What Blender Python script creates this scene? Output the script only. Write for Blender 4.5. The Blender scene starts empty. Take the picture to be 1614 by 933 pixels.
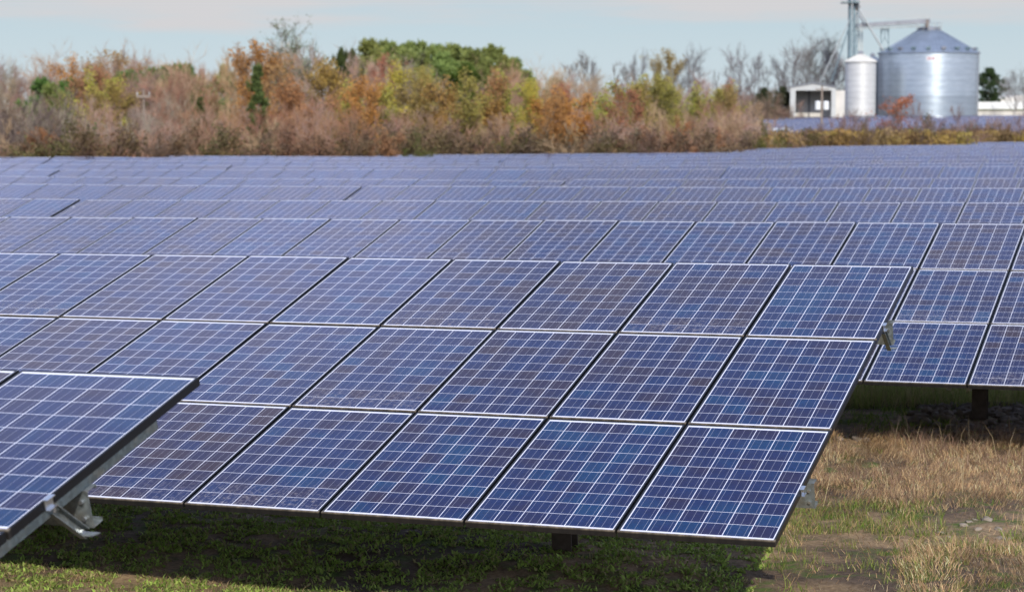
import bpy, math, random
import numpy as np
from mathutils import Vector, Matrix, noise as mnoise

R = math.radians
random.seed(7)
RNG = np.random.default_rng(11)
SC = bpy.context.scene
COL = SC.collection

# ------------------------------------------------------------------ camera, sky, sun, exposure
CZ = 3.35                       # lens height above the soil by the big table
FPX = 3225.0                    # focal length in pixels of the 1614 px wide photograph
PITCH = R(5.2529)
cam_d = bpy.data.cameras.new('camera')
cam = bpy.data.objects.new('camera', cam_d); COL.objects.link(cam)
cam.location = (0, 0, CZ); cam.rotation_euler = (R(90) - PITCH, 0, 0)
cam_d.sensor_width = 36.0; cam_d.lens = FPX / 1614.0 * 36.0
cam_d.clip_start = 0.1; cam_d.clip_end = 9000
cam_d.dof.use_dof = True; cam_d.dof.focus_distance = 14.0; cam_d.dof.aperture_fstop = 3.2
SC.camera = cam

SUN_EL, SUN_AZ = 35.5, 171.5    # azimuth clockwise from +Y
world = bpy.data.worlds.new('World'); SC.world = world; world.use_nodes = True
def build_world():
    nt = world.node_tree; nt.nodes.clear()
    N, L = nt.nodes, nt.links
    out = N.new('ShaderNodeOutputWorld'); bg = N.new('ShaderNodeBackground')
    sky = N.new('ShaderNodeTexSky'); sky.sky_type = 'NISHITA'; sky.sun_disc = False
    sky.sun_elevation = R(SUN_EL); sky.sun_rotation = R(SUN_AZ)
    sky.altitude = 50; sky.air_density = 1.0; sky.dust_density = 0.6; sky.ozone_density = 1.6
    tc = N.new('ShaderNodeTexCoord'); sep = N.new('ShaderNodeSeparateXYZ')
    L.new(tc.outputs['Generated'], sep.inputs[0])
    # thin high overcast: a flat bank that begins about three degrees up, streaky; its unseen upper part is shaped for the lighting
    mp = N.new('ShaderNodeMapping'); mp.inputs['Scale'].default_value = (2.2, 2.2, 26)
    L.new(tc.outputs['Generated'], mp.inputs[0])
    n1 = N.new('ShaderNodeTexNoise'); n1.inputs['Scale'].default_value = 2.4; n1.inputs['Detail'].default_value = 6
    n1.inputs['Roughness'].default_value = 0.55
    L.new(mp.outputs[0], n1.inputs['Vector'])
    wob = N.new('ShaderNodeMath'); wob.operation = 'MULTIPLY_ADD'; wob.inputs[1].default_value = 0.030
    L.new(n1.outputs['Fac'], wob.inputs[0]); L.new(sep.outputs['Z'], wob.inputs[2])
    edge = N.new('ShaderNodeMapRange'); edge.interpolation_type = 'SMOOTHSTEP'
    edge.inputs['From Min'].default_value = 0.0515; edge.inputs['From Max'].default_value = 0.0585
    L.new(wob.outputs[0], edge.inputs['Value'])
    # added unseen cloud: bank brightens far panels, gap darkens near ones, overhead part fills shade
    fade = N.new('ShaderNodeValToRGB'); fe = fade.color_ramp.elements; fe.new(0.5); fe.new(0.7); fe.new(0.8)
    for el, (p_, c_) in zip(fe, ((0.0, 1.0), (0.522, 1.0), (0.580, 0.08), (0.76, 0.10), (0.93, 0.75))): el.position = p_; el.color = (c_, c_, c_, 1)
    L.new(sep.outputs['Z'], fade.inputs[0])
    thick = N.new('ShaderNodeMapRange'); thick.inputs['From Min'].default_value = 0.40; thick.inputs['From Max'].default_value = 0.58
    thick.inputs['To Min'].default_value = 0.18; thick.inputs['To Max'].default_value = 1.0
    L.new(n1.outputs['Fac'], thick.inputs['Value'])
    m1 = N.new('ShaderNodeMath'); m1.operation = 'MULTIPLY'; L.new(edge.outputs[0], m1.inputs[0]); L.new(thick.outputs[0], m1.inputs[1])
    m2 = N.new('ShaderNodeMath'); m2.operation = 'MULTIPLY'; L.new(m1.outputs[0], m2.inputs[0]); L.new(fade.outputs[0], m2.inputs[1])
    # air near the horizon
    hz = N.new('ShaderNodeMapRange'); hz.inputs['From Min'].default_value = 0.0; hz.inputs['From Max'].default_value = 0.45
    hz.inputs['To Min'].default_value = 0.97; hz.inputs['To Max'].default_value = 0.15
    L.new(sep.outputs['Z'], hz.inputs['Value'])
    hr = N.new('ShaderNodeValToRGB'); he = hr.color_ramp.elements; he.new(0.5); he.new(0.7)
    for el, (p_, c_) in zip(he, ((0.0, (0.470, 0.548, 0.598)), (0.10, (0.405, 0.495, 0.562)), (0.22, (0.310, 0.410, 0.500)), (1.0, (0.38, 0.49, 0.72)))): el.position = p_; el.color = (*c_, 1)
    zs = N.new('ShaderNodeMath'); zs.operation = 'MULTIPLY'; zs.inputs[1].default_value = 4.0; L.new(sep.outputs['Z'], zs.inputs[0]); L.new(zs.outputs[0], hr.inputs[0])
    hs = N.new('ShaderNodeMixRGB'); hs.blend_type = 'MULTIPLY'; hs.inputs[0].default_value = 1.0; hs.inputs[2].default_value = (7.15, 7.15, 7.15, 1); L.new(hr.outputs[0], hs.inputs[1])
    hmix = N.new('ShaderNodeMixRGB'); L.new(hs.outputs[0], hmix.inputs['Color2'])
    L.new(hz.outputs[0], hmix.inputs['Fac']); L.new(sky.outputs[0], hmix.inputs['Color1'])
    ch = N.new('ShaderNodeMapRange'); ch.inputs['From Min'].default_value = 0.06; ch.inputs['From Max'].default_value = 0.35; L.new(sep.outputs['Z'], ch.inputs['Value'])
    cc = N.new('ShaderNodeMixRGB'); cc.inputs['Color1'].default_value = (3.68, 3.66, 3.76, 1); cc.inputs['Color2'].default_value = (5.8, 6.5, 9.9, 1); L.new(ch.outputs[0], cc.inputs[0])  # bluer, brighter cloud above the view, added to lift far-panel reflections
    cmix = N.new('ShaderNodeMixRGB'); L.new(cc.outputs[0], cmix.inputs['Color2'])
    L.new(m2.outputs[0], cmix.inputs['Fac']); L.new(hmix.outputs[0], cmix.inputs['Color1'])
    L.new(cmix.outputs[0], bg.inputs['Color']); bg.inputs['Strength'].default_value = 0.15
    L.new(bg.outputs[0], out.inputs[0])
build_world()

sd = bpy.data.lights.new('sun', 'SUN'); sd.energy = 3.3; sd.angle = R(1.4); sd.color = (1.0, 0.95, 0.87)
sun = bpy.data.objects.new('sun', sd); COL.objects.link(sun)
sun.rotation_euler = (R(90 - SUN_EL), 0, R(180 - SUN_AZ))
_sv = Vector((math.sin(R(SUN_AZ)) * math.cos(R(SUN_EL)), math.cos(R(SUN_AZ)) * math.cos(R(SUN_EL)), math.sin(R(SUN_EL))))
sun.rotation_euler = _sv.to_track_quat('Z', 'Y').to_euler()
sun.location = (10, -30, 40)
vs = SC.view_settings
vs.view_transform = 'Standard'; vs.look = 'None'; vs.exposure = 0.25; vs.gamma = 1.0; vs.use_curve_mapping = False
SC.cycles.max_bounces = 6; SC.cycles.diffuse_bounces = 2; SC.cycles.glossy_bounces = 3
SC.cycles.transparent_max_bounces = 6; SC.cycles.caustics_reflective = False; SC.cycles.caustics_refractive = False
SC.cycles.use_denoising = True

# ------------------------------------------------------------------ helpers
class MB:
    """collects shapes for ONE mesh object"""
    def __init__(s): s.v = []; s.f = []; s.m = []; s.uv = []; s.c = []
    def add(s, verts, faces, mat=0, uvs=None):
        o = len(s.v); s.v.extend(verts)
        for k, fc in enumerate(faces):
            s.f.append(tuple(o + i for i in fc)); s.m.append(mat)
            s.uv.append(uvs[k] if uvs else None)
    def box(s, x0, x1, y0, y1, z0, z1, mat=0):
        v = [(x0,y0,z0),(x1,y0,z0),(x1,y1,z0),(x0,y1,z0),(x0,y0,z1),(x1,y0,z1),(x1,y1,z1),(x0,y1,z1)]
        s.add(v, [(0,3,2,1),(4,5,6,7),(0,1,5,4),(1,2,6,5),(2,3,7,6),(3,0,4,7)], mat)
    def tube(s, pts, rads, n=6, mat=0, caps=True):
        pts = [Vector(p) for p in pts]; rings = []
        o = len(s.v)
        for i, p in enumerate(pts):
            d = (pts[min(i+1, len(pts)-1)] - pts[max(i-1, 0)])
            d = d.normalized() if d.length > 1e-9 else Vector((0,0,1))
            a = d.cross(Vector((0,0,1)) if abs(d.z) < 0.9 else Vector((1,0,0))).normalized(); b = d.cross(a)
            for k in range(n):
                t = 2*math.pi*k/n
                s.v.append(tuple(p + (a*math.cos(t) + b*math.sin(t))*rads[i]))
        for i in range(len(pts)-1):
            for k in range(n):
                k2 = (k+1) % n
                s.f.append((o+i*n+k, o+i*n+k2, o+(i+1)*n+k2, o+(i+1)*n+k)); s.m.append(mat); s.uv.append(None)
        if caps and n > 2:
            s.f.append(tuple(o+k for k in range(n))[::-1]); s.m.append(mat); s.uv.append(None)
            s.f.append(tuple(o+(len(pts)-1)*n+k for k in range(n))); s.m.append(mat); s.uv.append(None)
    def bar(s, p0, p1, w, h=None, mat=0):
        h = h or w; p0 = Vector(p0); p1 = Vector(p1); d = (p1-p0).normalized()
        a = d.cross(Vector((0,0,1)) if abs(d.z) < 0.95 else Vector((0,1,0))).normalized(); b = a.cross(d)
        v = []
        for p in (p0, p1):
            for sx, sy in ((-1,-1),(1,-1),(1,1),(-1,1)): v.append(tuple(p + a*sx*w/2 + b*sy*h/2))
        s.add(v, [(0,3,2,1),(4,5,6,7),(0,1,5,4),(1,2,6,5),(2,3,7,6),(3,0,4,7)], mat)
    def lathe(s, prof, n=48, mat=0, cx=0, cy=0, a0=0, a1=2*math.pi):
        o = len(s.v); full = abs(a1-a0-2*math.pi) < 1e-6
        cnt = n if full else n+1
        for r, z in prof:
            for k in range(cnt):
                t = a0+(a1-a0)*k/n
                s.v.append((cx+r*math.cos(t), cy+r*math.sin(t), z))
        for i in range(len(prof)-1):
            for k in range(n):
                k2 = (k+1) % cnt
                s.f.append((o+i*cnt+k, o+i*cnt+k2, o+(i+1)*cnt+k2, o+(i+1)*cnt+k)); s.m.append(mat); s.uv.append(None)
    def mesh(s, name, mats, smooth=False):
        me = bpy.data.meshes.new(name); me.from_pydata([tuple(v) for v in s.v], [], s.f)
        for m in (mats if isinstance(mats, (list, tuple)) else [mats]): me.materials.append(m)
        me.polygons.foreach_set('material_index', s.m)
        if any(u is not None for u in s.uv):
            uvl = me.uv_layers.new(name='UVMap'); k = 0; data = []
            for fc, u in zip(s.f, s.uv):
                for q in range(len(fc)): data.extend(u[q] if u else (-1.0, -1.0))
            uvl.data.foreach_set('uv', data)
        if smooth: me.polygons.foreach_set('use_smooth', [True]*len(me.polygons))
        me.update(); return me
    def obj(s, name, mats, parent=None, smooth=False):
        return link(name, s.mesh(name, mats, smooth), parent)

def link(name, me, parent=None, mat=None):
    o = bpy.data.objects.new(name, me); COL.objects.link(o)
    if parent is not None: o.parent = parent
    if mat is not None: o.matrix_local = mat
    return o
def tag(o, label=None, cat=None, group=None, kind=None):
    if label: o['label'] = label
    if cat: o['category'] = cat
    if group: o['group'] = group
    if kind: o['kind'] = kind
    return o
def empty(name, loc, rz=0.0):
    o = bpy.data.objects.new(name, None); COL.objects.link(o)
    o.location = loc; o.rotation_euler = (0, 0, rz); o.empty_display_size = 0.3
    return o
def copy_tree(o, parent=None):
    c = o.copy(); COL.objects.link(c)
    if parent is not None: c.parent = parent
    for ch in KIDS.get(o.name, []): copy_tree(ch, c)
    return c
KIDS = {}

# node helper ------------------------------------------------------
class Mat:
    def __init__(s, name):
        s.m = bpy.data.materials.new(name); s.m.use_nodes = True
        s.nt = s.m.node_tree; s.nt.nodes.clear()
        s.out = s.n('ShaderNodeOutputMaterial'); s.b = s.n('ShaderNodeBsdfPrincipled'); s.l(s.b.outputs[0], s.out.inputs[0])
    def n(s, t): return s.nt.nodes.new(t)
    def l(s, a, b): s.nt.links.new(a, b)
    def val(s, x):
        return x
    def put(s, sock, x):
        if hasattr(x, 'is_linked') or hasattr(x, 'links'): s.l(x, sock)
        else: sock.default_value = x
    def math(s, op, a, b=0.0, c=0.0, clamp=False):
        n = s.n('ShaderNodeMath'); n.operation = op; n.use_clamp = clamp
        s.put(n.inputs[0], a); s.put(n.inputs[1], b); s.put(n.inputs[2], c); return n.outputs[0]
    def mix(s, f, a, b, mode='MIX'):
        n = s.n('ShaderNodeMixRGB'); n.blend_type = mode
        s.put(n.inputs[0], f); s.put(n.inputs[1], a if not isinstance(a, tuple) else (*a, 1)[:4]); s.put(n.inputs[2], b if not isinstance(b, tuple) else (*b, 1)[:4]); return n.outputs[0]
    def noise(s, vec, scale, detail=4, rough=0.5):
        n = s.n('ShaderNodeTexNoise'); n.inputs['Scale'].default_value = scale; n.inputs['Detail'].default_value = detail; n.inputs['Roughness'].default_value = rough
        if vec is not None: s.l(vec, n.inputs['Vector'])
        return n.outputs['Fac']
    def rng(s, x, a, b, c=0.0, d=1.0, smooth=False):
        n = s.n('ShaderNodeMapRange'); n.interpolation_type = 'SMOOTHSTEP' if smooth else 'LINEAR'
        s.put(n.inputs['Value'], x)
        for k, v in zip(('From Min','From Max','To Min','To Max'), (a, b, c, d)): n.inputs[k].default_value = v
        return n.outputs[0]
    def ramp(s, x, stops):
        n = s.n('ShaderNodeValToRGB'); s.put(n.inputs[0], x); e = n.color_ramp.elements
        while len(e) < len(stops): e.new(0.5)
        for el, (p, c) in zip(e, stops): el.position = p; el.color = (*c, 1)
        return n.outputs[0]
    def bump(s, h, strength=0.3, dist=0.02):
        n = s.n('ShaderNodeBump'); n.inputs['Strength'].default_value = strength; n.inputs['Distance'].default_value = dist
        s.l(h, n.inputs['Height']); s.l(n.outputs[0], s.b.inputs['Normal'])
    def coord(s, which='Object'): return s.n('ShaderNodeTexCoord').outputs[which]
    def pos(s): return s.n('ShaderNodeNewGeometry').outputs['Position']
    def mapping(s, vec, scale):
        n = s.n('ShaderNodeMapping'); n.inputs['Scale'].default_value = scale; s.l(vec, n.inputs[0]); return n.outputs[0]
    def set(s, **k):
        for a, v in k.items():
            sock = s.b.inputs[a.replace('_', ' ')]
            s.put(sock, (*v, 1) if isinstance(v, tuple) and len(v) == 3 else v)
        return s

def simple(name, col, rough=0.6, metal=0.0, var=0.15, scale=8.0, spec=0.5):
    M = Mat(name); f = M.noise(M.coord('Object'), scale, 5, 0.6)
    M.set(Base_Color=M.mix(M.rng(f, 0.3, 0.7), tuple(c*(1-var) for c in col), tuple(min(1, c*(1+var)) for c in col)),
          Roughness=rough, Metallic=metal, Specular_IOR_Level=spec)
    return M.m

# ------------------------------------------------------------------ the field's own frame
AZ = R(-20.674)
HU = np.array([math.cos(AZ), math.sin(AZ)])          # along the rows, to the right
HP = np.array([-HU[1], HU[0]])                       # up the slope of a table, away from the camera
TILT = R(15.16); CT, ST = math.cos(TILT), math.sin(TILT)
PITCHW, PW = 1.012, 0.992; PITCHH, PH = 1.67, 1.65
NCOL = 22; TLEN = NCOL*PITCHW - (PITCHW-PW)
SLOPE_LEN = 3*PITCHH - 0.02
H0 = 0.755                                           # lower glass edge above the soil
HTOP = H0 + SLOPE_LEN*ST

def xy(al, pe): return HU*al + HP*pe
def ap(X, Y): return X*HU[0]+Y*HU[1], X*HP[0]+Y*HP[1]
cp, sp = math.cos(PITCH), math.sin(PITCH)
def ray(px, py):
    a, b = (px-807)/FPX, (py-466.5)/FPX
    return np.array([a, cp - b*sp, -b*cp - sp])
def at_perp(px, py, P):
    d = ray(px, py); t = P/(d[:2] @ HP); q = d*t
    al, _ = ap(q[0], q[1]); return al, q[2] + CZ
def at_dist(px, py, D):
    d = ray(px, py); return d*(D/d[1]) + np.array([0, 0, CZ])
def to_px(X, Y, Z):
    z = Z - CZ; fwd = Y*cp - z*sp; up = Y*sp + z*cp
    return 807 + FPX*X/fwd, 466.5 - FPX*up/fwd

# top edges of the rows: (perp distance, [(pixel x, pixel y)...] used to read the lie of the land)
ROWS = [
 ('row1', 8.55,  None, [(-5.81, CZ-1.29), (-4.8, CZ-1.28)]),
 ('row2', 16.68, None, [(-10.88, CZ-1.38), (-2.78, CZ-1.28)]),
 ('row3', 24.80, [(19.3,341.1),(316.7,344.9),(635.9,347.6),(980.4,347.8),(1226.4,349.6),(1487.4,350.3)], None),
 ('row4', 32.92, [(50.8,313.4),(286,315.9),(605,316.9),(951,318.1),(1228,317.8),(1524,317.8)], None),
 ('row5', 41.12, [(18.6,290.7),(254.8,291.7),(571.7,293.9),(853,293.9),(1144,294.3),(1537,296.7)], None),
 ('row6', 49.28, [(38.4,277.6),(236.7,280.3),(496.7,282.5),(776,283.8),(893,284.9),(1085,283.2),(1274,280.6),(1610,278.4)], None),
 ('row7', 57.42, [(10,267.2),(316,267.7),(600,267.6),(885,267.2),(1148,266.6),(1320,264),(1491,261.3),(1608,259.6)], None),
 ('row8', 65.58, [(80,258.3),(280,260.6),(580,261.6),(840,262.2),(1083,262.0),(1258,260.0),(1400,258.3),(1550,256.3)], None),
 ('row9', 73.74, [(0,251.0),(80,251.0),(280,254.5),(580,256.2),(840,257.6),(1083,257.0),(1200,255.2),(1400,252.5),(1550,249.9)], None),
 ('row10', 81.9, [(0,248.2),(80,247.4),(280,248.5),(580,251.2),(840,253.2),(1083,251.8),(1200,249.6),(1400,246.0),(1550,243.2)], None),
 ('row11', 90.06, [(0,246.0),(240,245.2),(580,247.6),(840,248.6),(1083,246.4),(1200,244.6),(1400,241.8),(1550,238.9)], None),
 ('row12', 98.22, [(0,246.0),(560,244.9),(840,243.2),(1083,241.2),(1200,240.2),(1400,237.4),(1550,235.0)], None),
 ('row13', 106.4, [(0,246),(1083,238.2),(1200,236.9),(1258,236.3),(1400,234.0),(1550,231.4)], None),
 ('row14', 114.6, [(0,246),(1173,235.2),(1258,233.9),(1400,231.4),(1550,228.9)], None),
 ('row15', 122.8, [(0,246),(1258,232.2),(1400,229.4),(1550,226.8)], None),
 ('row16', 131.0, [(0,246),(1523,224.7),(1614,223.9)], None),
]
ZT = []          # per row: (perp, alongs, top-edge heights)
for nm, P, px, direct in ROWS:
    pts = direct if direct else [at_perp(x, y, P) for x, y in px]
    pts = sorted(pts); ZT.append((P, np.array([p[0] for p in pts]), np.array([p[1] for p in pts])))
_sl = 0.0120
def ztop_row(k, al):
    P, A, Z = ZT[k]
    if k < 2: return Z[-1] + (al - A[-1])*_sl
    v = np.interp(al, A, Z)
    v = v + np.where(al < A[0], (al-A[0])*0.006, 0) + np.where(al > A[-1], (al-A[-1])*0.010, 0)
    return v
_PS = np.array([z[0] - SLOPE_LEN*CT*0.5 for z in ZT])
def ground_z(al, pe):
    """height of the soil at field coordinates (arrays)"""
    al = np.clip(np.asarray(al, float), -75, 45); pe = np.asarray(pe, float)
    hs = np.stack([ztop_row(k, al) - HTOP for k in range(len(ZT))], 0)
    i = np.clip(np.searchsorted(_PS, pe) - 1, 0, len(_PS)-2)
    t = np.clip((pe - _PS[i])/(_PS[i+1]-_PS[i]), 0, 1)
    n = np.arange(al.size).reshape(al.shape)
    hf = hs.reshape(len(ZT), -1)
    g = hf[i.ravel(), n.ravel()].reshape(al.shape)*(1-t) + hf[(i+1).ravel(), n.ravel()].reshape(al.shape)*t
    far = np.clip((pe-150)/150, 0, 1)                      # the land lifts gently towards the grain bins
    return g*(1-far) + far*(-0.05 + 0.35*np.clip((al+20)/80, -0.6, 1) + 0.0)
def relief(al, pe):
    al = np.asarray(al, float); pe = np.asarray(pe, float); out = np.zeros(al.shape); o = out.ravel(); A_, P_ = al.ravel(), pe.ravel()
    for i in np.flatnonzero((A_ > -16) & (A_ < 6) & (P_ > 6) & (P_ < 31)):
        a, p = A_[i], P_[i]
        o[i] = 0.036*mnoise.noise(Vector((a*0.9, p*0.9, 1.3))) + 0.020*mnoise.noise(Vector((a*3.1, p*3.1, 7.0))) + 0.012*mnoise.noise(Vector((a*9, p*9, 2.0))) + 0.09*math.exp(-((p-14.1)/0.9)**2) + 0.06*math.exp(-((p-22.3)/1.0)**2)
    return out
def gz_xy(X, Y):
    a, p = ap(np.atleast_1d(np.asarray(X, float)), np.atleast_1d(np.asarray(Y, float)))
    return ground_z(a, p)
def gz1(X, Y): return float(gz_xy(X, Y)[0])

# ------------------------------------------------------------------ materials
def mat_cells():
    M = Mat('solar_glass')
    uvn = M.n('ShaderNodeUVMap'); uvn.uv_map = 'UVMap'
    sep = M.n('ShaderNodeSeparateXYZ'); M.l(uvn.outputs[0], sep.inputs[0])
    x, y = sep.outputs[0], sep.outputs[1]
    oi = M.n('ShaderNodeObjectInfo'); at = M.n('ShaderNodeAttribute'); at.attribute_name = 'pid'
    pid = M.math('ADD', oi.outputs['Random'], at.outputs['Fac'])
    u = M.math('DIVIDE', M.math('SUBTRACT', x, 0.0175), 0.1595); v = M.math('DIVIDE', M.math('SUBTRACT', y, 0.0325), 0.1585)
    ix, iy = M.math('FLOOR', u), M.math('FLOOR', v)
    fx, fy = M.math('FRACT', u), M.math('FRACT', v)
    ex = M.math('ABSOLUTE', M.math('SUBTRACT', fx, 0.5)); ey = M.math('ABSOLUTE', M.math('SUBTRACT', fy, 0.5))
    gapx = M.math('GREATER_THAN', ex, 0.5-0.0155); gapy = M.math('GREATER_THAN', ey, 0.5-0.0125)
    gap = M.math('MAXIMUM', gapx, gapy)
    o1 = M.math('LESS_THAN', u, 0.0); o2 = M.math('GREATER_THAN', u, 6.0); o3 = M.math('LESS_THAN', v, 0.0); o4 = M.math('GREATER_THAN', v, 10.0)
    white = M.math('MAXIMUM', gap, M.math('MAXIMUM', M.math('MAXIMUM', o1, o2), M.math('MAXIMUM', o3, o4)))
    b3 = M.math('ABSOLUTE', M.math('SUBTRACT', M.math('FRACT', M.math('MULTIPLY', fx, 3.0)), 0.5))
    bus = M.math('LESS_THAN', b3, 0.020)
    # every cell its own crystal colour
    cv = M.n('ShaderNodeCombineXYZ'); M.put(cv.inputs[0], M.math('ADD', ix, M.math('MULTIPLY', pid, 917.0))); M.put(cv.inputs[1], iy); M.put(cv.inputs[2], M.math('MULTIPLY', pid, 3331.0))
    wn = M.n('ShaderNodeTexWhiteNoise'); wn.noise_dimensions = '3D'; M.l(cv.outputs[0], wn.inputs['Vector'])
    big = M.n('ShaderNodeCombineXYZ'); M.put(big.inputs[0], M.math('MULTIPLY', x, 1.2)); M.put(big.inputs[1], M.math('MULTIPLY', y, 1.2)); M.put(big.inputs[2], M.math('MULTIPLY', pid, 57.0))
    cl = M.noise(big.outputs[0], 2.2, 2, 0.5)
    t = M.math('ADD', M.math('MULTIPLY', wn.outputs['Value'], 0.55), M.math('MULTIPLY', M.math('SUBTRACT', cl, 0.25), 0.9))
    t2 = M.math('ADD', t, M.math('MULTIPLY', M.math('SUBTRACT', M.math('FRACT', M.math('MULTIPLY', pid, 71.3)), 0.5), 0.42))
    cell = M.ramp(t2, [(0.05, (0.003, 0.028, 0.094)), (0.26, (0.006, 0.014, 0.074)), (0.48, (0.010, 0.010, 0.054)), (0.68, (0.018, 0.009, 0.034)), (0.92, (0.032, 0.013, 0.018))])
    vor = M.n('ShaderNodeTexVoronoi'); vor.inputs['Scale'].default_value = 70; M.l(uvn.outputs[0], vor.inputs['Vector'])
    vs_ = M.n('ShaderNodeSeparateColor'); M.l(vor.outputs['Color'], vs_.inputs[0])
    cell = M.mix(1.0, cell, M.mix(vs_.outputs[0], (0.86, 0.86, 0.86), (1.16, 1.16, 1.16)), 'MULTIPLY')
    c = M.mix(M.math('MULTIPLY', bus, 0.55), cell, (0.42, 0.43, 0.50))
    c = M.mix(white, c, (0.76, 0.76, 0.82))
    # dust: a fine film, specks, and splashed soil low on some panels
    spk = M.rng(M.noise(big.outputs[0], 90, 3, 0.7), 0.66, 0.76)
    film = M.rng(M.noise(big.outputs[0], 7, 4, 0.6), 0.35, 0.75, 0.0, 0.018)
    low = M.rng(y, 0.50, 0.12, 0.0, 1.0, True)
    who = M.rng(M.math('FRACT', M.math('MULTIPLY', pid, 13.7)), 0.55, 0.85)
    spl = M.math('MULTIPLY', M.math('MULTIPLY', low, who), M.rng(M.noise(big.outputs[0], 24, 6, 0.65), 0.50, 0.70))
    edge = M.rng(y, 0.035, 0.012, 0.0, 0.35)
    dust = M.math('ADD', M.math('ADD', M.math('MULTIPLY', spk, 0.10), film), M.math('ADD', M.math('MULTIPLY', spl, 0.45), edge), clamp=True)
    c = M.mix(dust, c, (0.40, 0.36, 0.34))
    M.set(Base_Color=c, Roughness=M.rng(dust, 0.0, 0.3, 0.13, 0.5), IOR=1.43, Specular_IOR_Level=0.5, Sheen_Weight=0.0, Sheen_Roughness=0.35, Sheen_Tint=(0.80, 0.84, 1.0, 1.0))
    return M.m
def mat_frame():
    M = Mat('panel_frame')
    p = M.coord('Object'); sep = M.n('ShaderNodeSeparateXYZ'); M.l(p, sep.inputs[0])
    low = M.rng(sep.outputs[1], 0.03, 0.012); lip = M.rng(sep.outputs[2], -0.012, -0.001, 0.10, 1.0)
    dirt = M.math('MULTIPLY', M.math('MULTIPLY', low, lip), M.rng(M.noise(M.mapping(p, (1, 1, 0.25)), 14, 5, 0.7), 0.25, 0.62))
    c = M.mix(dirt, (0.016, 0.017, 0.020), (0.26, 0.21, 0.15))
    M.set(Base_Color=c, Roughness=M.rng(dirt, 0, 1, 0.38, 0.9), Metallic=M.rng(dirt, 0, 1, 0.55, 0.0))
    return M.m
def mat_galv(name='galvanised_steel', base=(0.29, 0.325, 0.325)):
    M = Mat(name); p = M.coord('Object')
    v = M.n('ShaderNodeTexVoronoi'); v.inputs['Scale'].default_value = 45; M.l(p, v.inputs['Vector'])
    sc = M.n('ShaderNodeSeparateColor'); M.l(v.outputs['Color'], sc.inputs[0])
    blot = M.rng(M.noise(p, 9, 5, 0.65), 0.50, 0.68)
    c = M.mix(sc.outputs[0], tuple(b*0.78 for b in base), tuple(b*1.18 for b in base))
    c = M.mix(M.math('MULTIPLY', blot, 0.45), c, (0.30, 0.26, 0.20))
    M.set(Base_Color=c, Metallic=0.70, Roughness=M.rng(sc.outputs[1], 0, 1, 0.38, 0.58)); return M.m
GLASS = mat_cells(); FRAME = mat_frame(); GALV = mat_galv(); RAILM = mat_galv('rail_steel', (0.16, 0.195, 0.20))
BACK = simple('backsheet', (0.62, 0.63, 0.64), 0.6)
POSTM = simple('post_steel', (0.10, 0.075, 0.06), 0.75, 0.3, 0.35, 14)
BOLTM = simple('zinc_bolt', (0.62, 0.64, 0.66), 0.3, 0.9, 0.1)

# ------------------------------------------------------------------ ground
NR = mnoise
def build_ground():
    def axis(dense0, dense1, step, lo, hi, grow=1.22):
        a = list(np.arange(dense0, dense1, step)); s = step; x = dense1
        while x < hi: a.append(x); s = min(s*grow, 160); x += s
        a.append(hi); s = step; x = dense0
        while x > lo: s = min(s*grow, 160); x -= s; a.insert(0, max(x, lo))
        return np.array(a)
    A = axis(-13.5, 2.5, 0.09, -4000, 4000); P = axis(8.5, 26.0, 0.09, -400, 7000)
    AA, PP = np.meshgrid(A, P)
    Z = ground_z(AA, PP)
    Z += relief(AA, PP)
    X = AA*HU[0] + PP*HP[0]; Y = AA*HU[1] + PP*HP[1]
    nP, nA = AA.shape
    co = np.stack([X, Y, Z], -1).reshape(-1, 3)
    q = (np.arange(nP-1)[:, None]*nA + np.arange(nA-1)[None, :]).ravel()
    F = np.stack([q, q+1, q+1+nA, q+nA], -1)
    me = bpy.data.meshes.new('ground'); me.vertices.add(len(co)); me.vertices.foreach_set('co', co.ravel())
    me.loops.add(F.size); me.loops.foreach_set('vertex_index', F.ravel().astype(np.int32))
    me.polygons.add(len(F)); me.polygons.foreach_set('loop_start', np.arange(0, F.size, 4, dtype=np.int32)); me.polygons.foreach_set('loop_total', np.full(len(F), 4, np.int32))
    me.update(); me.validate()
    me.polygons.foreach_set('use_smooth', [True]*len(me.polygons))
    M = Mat('field_soil'); p = M.pos()
    n1 = M.noise(p, 0.55, 5, 0.55); n2 = M.noise(p, 3.2, 6, 0.65); n3 = M.noise(p, 22, 6, 0.7); n4 = M.noise(M.mapping(p, (1, 1, 1)), 0.16, 3)
    soil = M.mix(M.rng(n3, 0.3, 0.7), (0.050, 0.034, 0.024), (0.150, 0.108, 0.076))
    thatch = M.mix(M.rng(n3, 0.3, 0.7), (0.20, 0.13, 0.070), (0.42, 0.30, 0.17))
    green = M.mix(M.rng(n3, 0.3, 0.7), (0.055, 0.085, 0.018), (0.115, 0.155, 0.036))
    c = M.mix(M.rng(n2, 0.50, 0.62), soil, green)
    c = M.mix(M.math('MULTIPLY', M.rng(n1, 0.40, 0.56), M.rng(n2, 0.66, 0.42)), c, thatch)
    M.set(Base_Color=c, Roughness=0.95, Specular_IOR_Level=0.15)
    M.bump(M.math('ADD', n3, M.math('MULTIPLY', n2, 0.6)), 0.7, 0.03)
    me.materials.append(M.m)
    tag(link('ground', me), kind='structure')
build_ground()

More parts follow.
